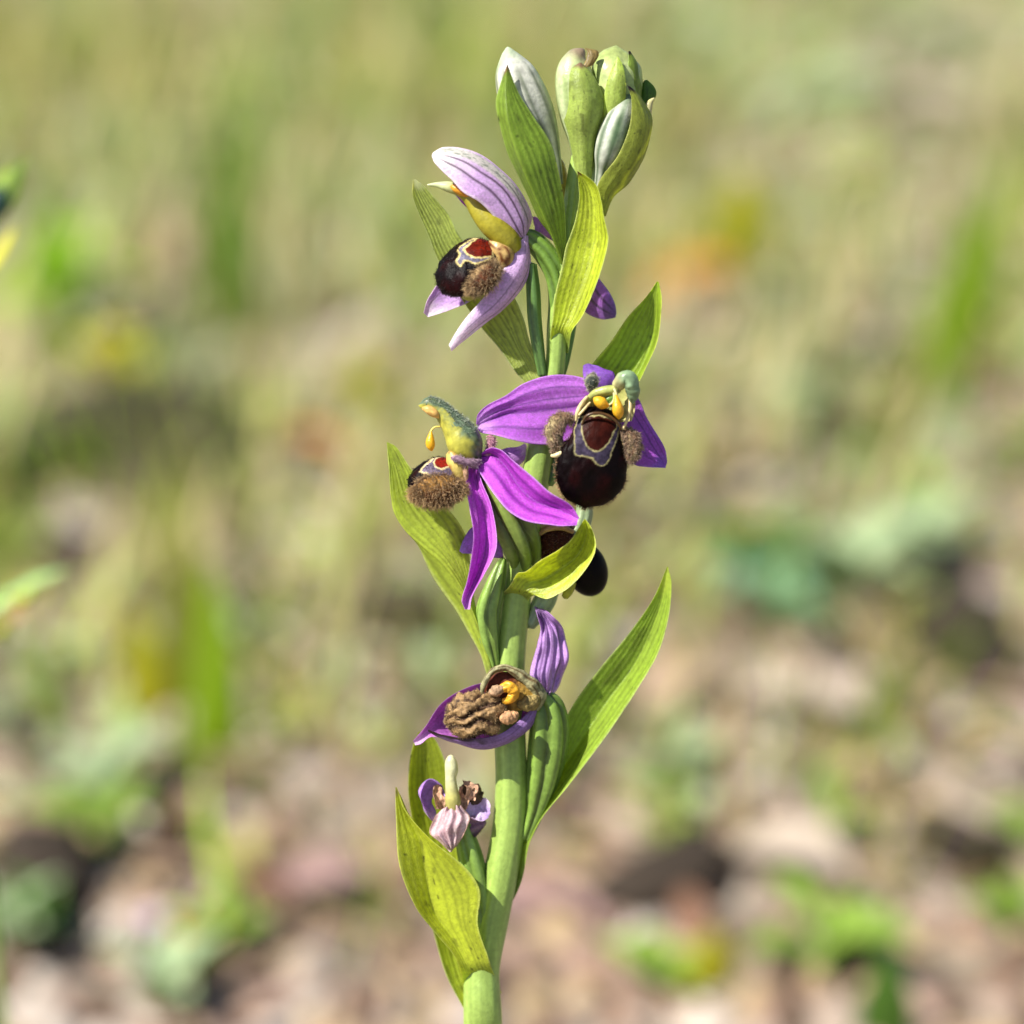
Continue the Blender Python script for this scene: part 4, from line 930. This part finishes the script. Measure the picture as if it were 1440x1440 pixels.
GRASS_COLS = [c('8fa648'), c('a4b056'), c('b9b470'), c('c8bc8c'), c('7d9a44'), c('adb98a'), c('b5a25c')]
def mk_grass(x, y):
    if blocked(x, y) and rng.random() < 0.85: return None
    dens = 1.5 * (vnoise(x * 3.0 + 5, y * 1.5, 31) - 0.5) + 0.75 * sstep(0.35, 1.9, y) - 0.02
    if rng.random() > dens * 1.25: return None
    V, f = blade_verts(rng.uniform(0.03, 0.085) * (0.75 + 0.35 * min(y, 1.6)), rng.uniform(0.003, 0.007) * (0.8 + 0.35 * y), rng.uniform(0, 0.55), rng.uniform(0, 6.28), rng.uniform(0.1, 0.9), 3)
    k = int(vnoise(x * 5, y * 4, 33) * 4 + rng.uniform(0, 3.0)) % 7
    return V, f, GRASS_COLS[k] * rng.uniform(0.75, 1.2)
many('grass', 15000, 0.30, 6.0, mk_grass, 'short mixed green and straw coloured grass covering the slope', 'grass', 0.75)
HERB_COLS = [c('9ab06a'), c('a9bd92'), c('86a03e'), c('b6b06a'), c('c2b498')]
def mk_herb(x, y):
    if rng.random() > vnoise(x * 4 + 2, y * 2, 41) * 1.4 + 0.3 * sstep(0.4, 1.5, y) - 0.35: return None
    s = rng.uniform(0.008, 0.022) * (0.8 + 0.4 * y)
    az, el = rng.uniform(0, 6.28), rng.uniform(0.1, 1.0)
    ax = np.array([math.cos(az) * math.cos(el), math.sin(az) * math.cos(el), math.sin(el)]); sd = np.array([-math.sin(az), math.cos(az), 0])
    nn = np.cross(ax, sd)
    w = s * 0.28
    V = np.array([ax * 0, ax * s * 0.35 + sd * w + nn * w * .3, ax * s * 0.35, ax * s * 0.35 - sd * w + nn * w * .3, ax * s * 0.75 + sd * w * 0.7, ax * s * 0.75, ax * s * 0.75 - sd * w * .7, ax * s])
    f = [(0, 2, 1), (0, 3, 2), (1, 2, 5, 4), (2, 3, 6, 5), (4, 5, 7), (5, 6, 7)]
    return V, f, HERB_COLS[rng.integers(0, 5)] * rng.uniform(0.75, 1.2)
many('ground_cover', 16000, 0.28, 6.0, mk_herb, 'low leafy ground cover between the grass', 'ground cover', 0.8)
CRUMB_COLS = [c('c9b5a4'), c('a98c78'), c('dccfc2'), c('8a705e'), c('b89c8c'), c('6a5848'), c('cbb28a')]
def mk_crumb(x, y):
    s = rng.uniform(0.002, 0.009) * (0.9 + 0.4 * y)
    a = rng.uniform(0, 6.28)
    ca, sa = math.cos(a), math.sin(a)
    e = rng.uniform(0.35, 0.9)
    q = np.array([[-1, -e, 0], [1, -e, 0], [1, e, 0], [-1, e, 0], [-.6, -e * .6, .7], [.7, -e * .5, .6], [.6, e * .6, .75], [-.7, e * .5, .6]]) * s
    q = q * rng.uniform(0.7, 1.2, (8, 1))
    V = np.stack([q[:, 0] * ca - q[:, 1] * sa, q[:, 0] * sa + q[:, 1] * ca, q[:, 2] - s * 0.15], -1)
    return V, [(0, 1, 5, 4), (1, 2, 6, 5), (2, 3, 7, 6), (3, 0, 4, 7), (4, 5, 6, 7)], CRUMB_COLS[rng.integers(0, 7)] * rng.uniform(0.8, 1.15)
many('soil_crumbs', 13000, 0.16, 3.0, mk_crumb, 'crumbs of dry soil and chaff scattered over the bare ground', 'soil crumbs', 0.9)

# ---- countable litter: dry leaves, pebbles, straw, twigs
def on_ground(o, x, y, lift=0.0):
    o.location = (x, y, float(gh(x, y)) + lift)

litter = [('dry_leaf', 'tan', 'curled tan dry leaf lying on the bare soil', 'dry leaf', 'tan dry leaves on the soil', 26),
          ('dry_leaf', 'pale', 'bleached whitish dry leaf lying on the bare soil', 'dry leaf', 'bleached dry leaves on the soil', 16),
          ('dry_leaf', 'brown', 'dark brown dry leaf lying on the bare soil', 'dry leaf', 'brown dry leaves on the soil', 18),
          ('dry_leaf', 'rose', 'pinkish brown dry leaf lying on the bare soil', 'dry leaf', 'pinkish dry leaves on the soil', 16)]
for name, m, label, cat, group, n in litter:
    meshes = [leaf_mesh('dry_leaf', MG[m], 1, rng.uniform(0.35, 0.6), rng.uniform(0.1, 0.6), rng.uniform(0.1, 0.4), 0.12, s, thick=0.015) for s in range(3)]
    x, y = wedge(int(n * 1.5), 0.20, 2.6, 1.15, 1.8)
    for i in range(len(x)):
        o = link(name, meshes[i % 3])
        o.rotation_euler = (rng.uniform(-0.35, 0.35), rng.uniform(-0.45, 0.2), rng.uniform(0, 6.28))
        o.scale = (rng.uniform(0.014, 0.034) * (0.8 + 0.35 * y[i]),) * 3
        on_ground(o, x[i], y[i], 0.002)
        tag(o, label, cat, group)
for m, label, group, n in (('stone', 'pale rounded pebble half sunk in the soil', 'pale pebbles in the soil', 18),
                           ('stone2', 'grey brown pebble half sunk in the soil', 'grey pebbles in the soil', 24), ('dark', 'dark clod of earth on the soil', 'dark earth clods', 14)):
    meshes = [stone_mesh('pebble', MG[m], 3 * q + n) for q in range(3)]
    x, y = wedge(int(n * 1.5), 0.20, 2.4, 1.1, 1.8)
    for i in range(len(x)):
        o = link('dark_lump' if m == 'dark' else 'pebble', meshes[i % 3])
        o.rotation_euler = (rng.uniform(-0.3, 0.3), rng.uniform(-0.3, 0.3), rng.uniform(0, 6.28))
        s = rng.uniform(0.004, 0.0125) * (0.8 + 0.35 * y[i])
        o.scale = (s, s, s)
        on_ground(o, x[i], y[i], s * 0.2)
        tag(o, label, 'clod' if m == 'dark' else 'pebble', group)

def stick_mesh(name, mat, ln, r, bendy, seed):
    g = np.random.default_rng(seed)
    t = np.linspace(0, 1, 9)
    ctr = np.stack([t - 0.5, bendy * (np.sin(t * 3 + seed) - 0.5), 0.03 * np.sin(t * 5 + seed)], -1) * ln
    rr = r * (1 - 0.55 * t)
    ph = np.linspace(0, 2 * np.pi, 6, endpoint=False)
    V = (ctr[:, None] + np.stack([np.zeros(6), np.cos(ph), np.sin(ph)], -1)[None] * rr[:, None, None]).reshape(-1, 3)
    f = grid_faces(9, 6, wrap=True) + [tuple(range(6)), tuple(range(48, 54))]
    return plain_mesh(name, V, f, mat)
straws = [stick_mesh('straw', MG['straw'], 0.07, 0.0011, 0.06, s) for s in range(4)]
x, y = wedge(60, 0.2, 2.4, 1.0, 1.1)
for i in range(60):
    o = link('straw', straws[i % 4])
    o.rotation_euler = (0, rng.uniform(-0.4, 0.1), rng.uniform(0, 6.28)); o.scale = (0.7 + 0.4 * y[i],) * 3
    on_ground(o, x[i], y[i], 0.006)
    tag(o, 'dry straw stalk lying among the litter', 'straw', 'straw stalks among the litter')

# ---- grass tufts, each blade a part
def blade_set(m, n=3):
    out = []
    for s in range(n):
        V, f = blade_verts(1.0, rng.uniform(0.035, 0.06), rng.uniform(0.0, 0.25), 0.0, rng.uniform(0.2, 0.8), 6)
        out.append(plain_mesh('blade', V, f, MG[m]))
    return out
BLADES = {k: blade_set(k) for k in ('green', 'lime', 'deep', 'olive', 'straw', 'sage')}
def tuft(x, y, kind, h, n, label, group=None, cat='grass tuft', spread=0.45, name='grass_tuft'):
    e = empty(name, (x, y, float(gh(x, y))), None, label, cat, group)
    for k in range(n):
        mk = kind if rng.random() < 0.8 else 'straw'
        o = link('blade', BLADES[mk][int(rng.integers(0, 3))], e)
        o.location = (rng.normal(0, 0.008), rng.normal(0, 0.008), -0.003)
        o.rotation_euler = (rng.normal(0, spread * 0.5), rng.normal(0, spread * 0.5), rng.uniform(0, 6.28))
        s = h * rng.uniform(0.6, 1.1)
        o.scale = (s, s * rng.uniform(0.8, 1.3), s)
    return e
spec = [('green', 'fresh green grass tuft growing on the slope', 'fresh green tufts', 44), ('olive', 'olive yellow grass tuft growing on the slope', 'olive tufts', 34),
        ('straw', 'dead straw coloured grass tuft on the slope', 'dead straw tufts', 34), ('sage', 'greyish sage green grass tuft on the slope', 'sage tufts', 16), ('deep', 'dark green grass tuft growing on the slope', 'dark green tufts', 16)]
for kind, label, group, n in spec:
    x, y = wedge(int(n * 1.6), 0.55, 2.9, 0.7, 1.9)
    for i in range(len(x)):
        if blocked(x[i], y[i], 330): continue
        tuft(x[i], y[i], kind, rng.uniform(0.05, 0.12) * (0.7 + 0.3 * y[i]), 8, label, group)

for kind, label, group, n in (('lime', 'sparse bright green grass shoots rising from bare soil', 'bright shoots on bare soil', 14), ('olive', 'sparse yellowish grass shoots rising from bare soil', 'yellowish shoots on bare soil', 14)):
    x, y = wedge(n, 0.24, 0.8, 0.9, 1.05)
    for i in range(n):
        tuft(x[i], y[i], kind, rng.uniform(0.035, 0.075), 4, label, group)

# ---- broad-leaved weeds, each leaf a part
LEAFS = {k: [leaf_mesh('leaf', MG[k], 1, w, 0.3, 0.35, 0.06, s, thick=0.012) for s, w in enumerate((0.4, 0.55))] for k in ('green', 'lime', 'sage', 'teal', 'yellow', 'deep')}
def weed(x, y, kind, size, n, label, group=None, up=0.5, name='weed', cat='weed'):
    e = empty(name, (x, y, float(gh(x, y))), None, label, cat, group)
    a0 = rng.uniform(0, 6.28)
    for k in range(n):
        o = link('leaf', LEAFS[kind][k % 2], e)
        o.rotation_euler = (rng.uniform(-0.3, 0.3), -rng.uniform(up * 0.4, up * 1.3), a0 + k * 2.4)
        o.location = (0, 0, 0.002 + 0.004 * (k % 3))
        o.scale = (size * rng.uniform(0.75, 1.15),) * 3
    return e
for kind, label, group, n in (('sage', 'small greyish green weed rosette on the slope', 'grey green rosettes', 20), ('green', 'small mid green weed rosette on the slope', 'green rosettes', 20)):
    x, y = wedge(n, 0.45, 2.4, 0.8, 1.05)
    for i in range(n):
        if blocked(x[i], y[i]): continue
        weed(x[i], y[i], kind, rng.uniform(0.022, 0.04) * (0.7 + 0.4 * y[i]), 6, label, group)

for kind, label, group, n in (('sage', 'small pale weed seedling on the bare litter', 'pale seedlings on litter', 10), ('green', 'small green weed seedling on the bare litter', 'green seedlings on litter', 9)):
    x, y = wedge(n, 0.22, 0.6, 1.0, 1.05)
    for i in range(n):
        weed(x[i], y[i], kind, rng.uniform(0.014, 0.026), 5, label, group, up=0.7)

# ---- the ones the photograph singles out
def px_len(t): return t * TAN / 720                                   # metres per photo pixel at ray length t
def blade_at(px, py_base, px_top, py_top, width, kind, label, cat='grass blade', name='grass_shoot', curve=0.25):
    """a single standing blade: foot on the ground, height from the pixels it spans"""
    p, t = ground_pt(px, py_base)
    k = px_len(t)
    h = (py_base - py_top) * k / math.cos(PITCH) * 1.04
    dx = (px_top - px) * k
    ln = math.hypot(h, dx)
    V, f = blade_verts(ln, width * 1.6 * k, 0.0, 0.0, 0.0, 8)
    s = V[:, 2] / ln
    W2 = np.stack([s * dx, V[:, 1] * 1.0, s * h], -1)
    W2[:, 0] += V[:, 1] * 0.95 + np.sin(s * np.pi) * curve * 0.1 * ln; W2[:, 1] = V[:, 1] * 0.3 + V[:, 0] * 0.5 + 0.06 * ln * s**2
    me = plain_mesh(name, W2, f, MG[kind])
    o = link(name, me)
    o.location = (p[0], p[1], p[2] - 0.003)
    return tag(o, label, cat)
def leaf_at(px, py, size, kind, label, rot, name='fallen_leaf', cat='leaf', lift=0.004, wd=0.55, cupv=0.3):
    p, t = ground_pt(px, py)
    L = size * 1.3 * px_len(t)
    me = leaf_mesh(name, MG[kind], 1, wd, cupv, 0.3, 0.1, int(px), thick=0.015)
    o = link(name, me)
    o.rotation_euler = rot; o.scale = (L,) * 3
    d = Matrix.Rotation(rot[2], 3, 'Z') @ Vector((1, 0, 0))
    o.location = (p[0] - d.x * L * 0.5, p[1] - d.y * L * 0.5, p[2] + lift)
    return tag(o, label, cat)
def stone_at(px, py, size, kind, label, name='pebble', cat='pebble', stretch=(1, 0.8, 0.7)):
    p, t = ground_pt(px, py)
    s = size * (1.3 if kind == 'dark' else 1.1) * px_len(t) / 2
    o = link(name, stone_mesh(name, MG[kind], int(px) % 97))
    o.scale = tuple(s * q for q in stretch); o.rotation_euler = (0.1, 0.1, px * 0.7)
    o.location = (p[0], p[1], p[2] + s * 0.25)
    return tag(o, label, cat)
def weed_at(px, py, size, kind, n, label, up=0.5, **k):
    p, t = ground_pt(px, py)
    return weed(p[0], p[1], kind, size * 1.5 * px_len(t), n, label, up=up, **k)

weed_at(82, 485, 100, 'lime', 12, 'bright lime green weed beside the dark lumps', up=1.0)
weed_at(150, 550, 75, 'yellow', 7, 'yellowish weed below the bright lime green weed', up=0.8)
stone_at(140, 635, 260, 'dark', 'large dark lump below the lime green weed', 'dark_lump', 'clod')  # dark lump set on a dark patch of the ground
stone_at(240, 670, 230, 'dark', 'dark flat lump beside the largest dark lump', 'dark_lump', 'clod', (1, 0.7, 0.5))
stone_at(560, 885, 200, 'dark', 'dark lump behind the big left bract', 'dark_lump', 'clod', (1, 0.8, 0.6))  # lump with the same dark colour on another dark patch
stone_at(110, 735, 75, 'stone', 'pale lilac grey stone below the dark lumps')
blade_at(325, 470, 335, 130, 46, 'green', 'tall upright green grass blade rising from the upper slope')
blade_at(322, 430, 300, 300, 40, 'deep', 'short dark green blade at the foot of the tall upright blade')
blade_at(512, 590, 505, 480, 46, 'yellow', 'short yellow green grass blade beside orange litter')
blade_at(300, 1070, 305, 800, 50, 'lime', 'broad bright green grass blade standing in bare soil')
blade_at(215, 1010, 190, 840, 46, 'yellow', 'broad yellowish grass blade left of the broad bright green blade')
blade_at(250, 1000, 265, 720, 44, 'olive', 'olive grass blade between two broad green blades')
leaf_at(290, 1345, 105, 'orange', 'orange fallen leaf lying flat on bare soil', (0.15, -0.2, 0.5))
leaf_at(360, 1280, 90, 'brown', 'ochre brown fallen leaf touching the orange leaf', (0.2, -0.2, 2.4))
stone_at(222, 1295, 62, 'lilac', 'lilac white fallen petal ball beside the orange leaf', 'fallen_flower', 'flower')
leaf_at(445, 665, 95, 'orange', 'faded orange leaf on the slope left of the orchid', (0.2, -0.3, 2.8))
leaf_at(975, 430, 110, 'orange', 'apricot coloured leaf lying near the upright yellow leaf', (0.1, -0.3, 0.3))
leaf_at(455, 1275, 110, 'rose', 'rose red leaf lying on soil left of the lowest bract', (0.1, -0.2, 0.2))
blade_at(1028, 385, 1035, 250, 85, 'yellow', 'broad yellow green leaf standing upright on the slope', 'leaf', 'upright_leaf')
blade_at(1290, 580, 1400, 240, 60, 'lime', 'tall bright green blade leaning right over the slope')
blade_at(1330, 520, 1340, 300, 46, 'green', 'green blade crossing the tall leaning blade')
blade_at(1255, 640, 1275, 470, 40, 'olive', 'olive blade below the tall leaning blade')
weed_at(1060, 830, 85, 'deep', 7, 'dark green weed clump right of the black flower lip', up=0.9)
weed_at(1075, 870, 80, 'teal', 6, 'bluish green weed in front of the dark green weed clump', up=0.4)
weed_at(1190, 850, 95, 'sage', 7, 'pale sage weed beside the dark green weed clump', up=0.7)
blade_at(1195, 1070, 1270, 890, 38, 'green', 'slanting green blade growing from pale litter')
blade_at(1300, 960, 1385, 855, 30, 'green', 'short slanting blade in front of dark clods')
stone_at(1335, 905, 160, 'dark', 'dark clod behind the short slanting blade', 'dark_lump', 'clod')
stone_at(1400, 950, 110, 'dark', 'dark clod beside the pale litter and the slanting blades', 'dark_lump', 'clod', (1, .8, .5))
weed_at(1150, 1350, 85, 'green', 5, 'mid green broad-leaved weed beside a dark green blade', up=0.35)
blade_at(1240, 1470, 1235, 1310, 60, 'deep', 'short wide dark green blade beside the broad-leaved weed')
blade_at(985, 1400, 1000, 1290, 60, 'yellow', 'short yellow green blade left of the broad-leaved weed')
weed_at(920, 1400, 60, 'green', 5, 'small green weed by the pale dry leaves', up=0.6)
leaf_at(1130, 1015, 140, 'pale', 'long bleached leaf on litter right of the long bract', (0.1, -0.1, -0.5))
leaf_at(1110, 1240, 150, 'pale', 'large bleached leaf slanting over dark clods', (0.15, -0.15, -0.7))
leaf_at(960, 985, 120, 'tan', 'pinkish tan leaf beside the tip of the long bract', (0.1, -0.2, 0.7))
stone_at(930, 1250, 180, 'dark', 'dark grey clod under the large bleached leaf', 'dark_lump', 'clod', (1, .8, .5))
stone_at(1340, 1190, 150, 'dark', 'dark clod among the pale litter', 'dark_lump', 'clod', (1, .7, .4))
weed_at(1165, 1190, 55, 'green', 5, 'flat green weed leaves on pale litter', up=0.25)
weed_at(940, 1170, 50, 'green', 5, 'soft green weed beside the long bract foot', up=0.4)
leaf_at(1180, 165, 190, 'sage', 'long pale sage leaf lying across the upper slope', (0.1, -0.1, 0.05), wd=0.3)
leaf_at(1320, 190, 150, 'pale', 'bleached leaf on the upper slope beside the sage leaf', (0.1, -0.2, -0.6))
stone_at(70, 1250, 190, 'dark', 'dark clod at the foot of green weeds', 'dark_lump', 'clod')
weed_at(60, 1330, 55, 'deep', 6, 'dark green weed in front of the dark clods', up=0.7)
weed_at(150, 1210, 70, 'green', 6, 'green weed between the dark clod and the lilac petals', up=0.6)
weed_at(160, 1130, 80, 'sage', 6, 'sage green weed on the bare soil', up=0.5)
def twig_at(px0, py0, px1, py1, width, kind, label, lift=0.01):
    a, t0 = ground_pt(px0, py0); b, t1 = ground_pt(px1, py1)
    d = b - a
    ln = float(np.linalg.norm(d))
    o = link('twig', stick_mesh('twig', MG[kind], ln, width * px_len((t0 + t1) / 2) / 2, 0.05, int(px0)))
    o.location = (a + b) / 2 + (0, 0, lift * 0.5)
    o.rotation_euler = Vector(d).to_track_quat('X', 'Z').to_euler()
    tag(o, label, 'twig')
twig_at(340, 910, 570, 985, 46, 'pale', 'thick bleached twig lying slanted on bare soil')
twig_at(20, 935, 170, 920, 40, 'sage', 'greenish grey twig lying level on bare soil')
twig_at(1240, 1080, 1440, 1190, 30, 'pale', 'thin bleached twig on litter behind the slanting blade')

# ---- two neighbouring herbs whose shoots reach into the frame from the left, a hand's breadth behind the orchid
def herb(label, dback, stem_px, bits):
    """stem_px: pixel points of the stem from its foot; bits: ('leaf'|'bud', x, y, x2, y2, width, colour)"""
    def Wd(x, y): return W(np.array([x, y, dback - TILT * (y - 720)], float))
    foot = Wd(*stem_px[0]); root = np.array([foot[0], foot[1] + 0.004, float(gh(foot[0], foot[1] + 0.004))])
    e = empty('herb', root, None, label, 'herb')
    pts = [px_of(root - (0, 0, 0.004))] + [(x, y, dback - TILT * (y - 720)) for x, y in stem_px]
    tube('stem', [(*p, 7 - 4.5 * i / len(pts)) for i, p in enumerate(pts)], e, M_STEM, green_tube_col(c('7f9a4a')), nu=60, nphi=10)
    for kind, x, y, x2, y2, w, colr in bits:
        d0 = dback - TILT * (y - 720)
        if kind == 'leaf':
            n = np.array([y2 - y, x - x2], float); n = n / np.linalg.norm(n) * w
            mx, my = (x + x2) / 2, (y + y2) / 2
            sheet('leaf', [(x2, y2), (mx + n[0], my + n[1]), (x, y)], [(x2, y2), (mx - n[0], my - n[1]), (x, y)], (d0 - 8, d0 + 10, d0), (d0 - 8, d0 - 6, d0), e, M_BRACT, bract_col(colr, 5, 0.15), cup=0.3, nu=20, nv=8)
        else:
            tube('bud', [(x, y, d0, w * 0.4), (x * .7 + x2 * .3, y * .7 + y2 * .3, d0, w), (x * .35 + x2 * .65, y * .35 + y2 * .65, d0, w), (x2, y2, d0, w * 0.2)], e, M_COLUMN, flat_col(colr), nu=20, nphi=16)
herb('tall herb with dark bud and narrow leaves reaching in from the side', 900, [(-46, 900), (-40, 640), (-30, 440), (-22, 330)],
     [('leaf', -22, 335, 40, 215, 17, c('6f8c3a')), ('bud', -20, 310, 6, 262, 21, c('26443c')), ('leaf', -25, 300, 20, 232, 12, c('9ab850')),
      ('leaf', -30, 400, 22, 318, 7, c('c6cc46')), ('leaf', -26, 330, -60, 250, 14, c('6f8c3a')), ('leaf', -40, 600, -110, 520, 16, c('7f9a4a'))])
herb('low herb with small yellow-green flower heads and pale leaflets reaching in from the side', 1200, [(-46, 1150), (-40, 1010), (-26, 910), (-14, 870)],
     [('leaf', 18, 830, 92, 800, 8, c('9fbf8c')), ('leaf', -12, 845, 60, 815, 6, c('a8c894')), ('bud', 26, 846, 46, 834, 9, c('b4c424')), ('bud', 22, 852, 34, 842, 6, c('c08a34')), ('leaf', -22, 852, 16, 846, 7, c('a8cf94')), ('bud', -6, 892, 16, 880, 8, c('a8b030')),
      ('leaf', -4, 882, 38, 862, 5, c('b08a6c')), ('leaf', -20, 905, 30, 850, 3, c('a09060')), ('leaf', -40, 1000, -90, 940, 14, c('8aa84a')), ('leaf', -36, 950, -100, 880, 13, c('a8cf94'))])
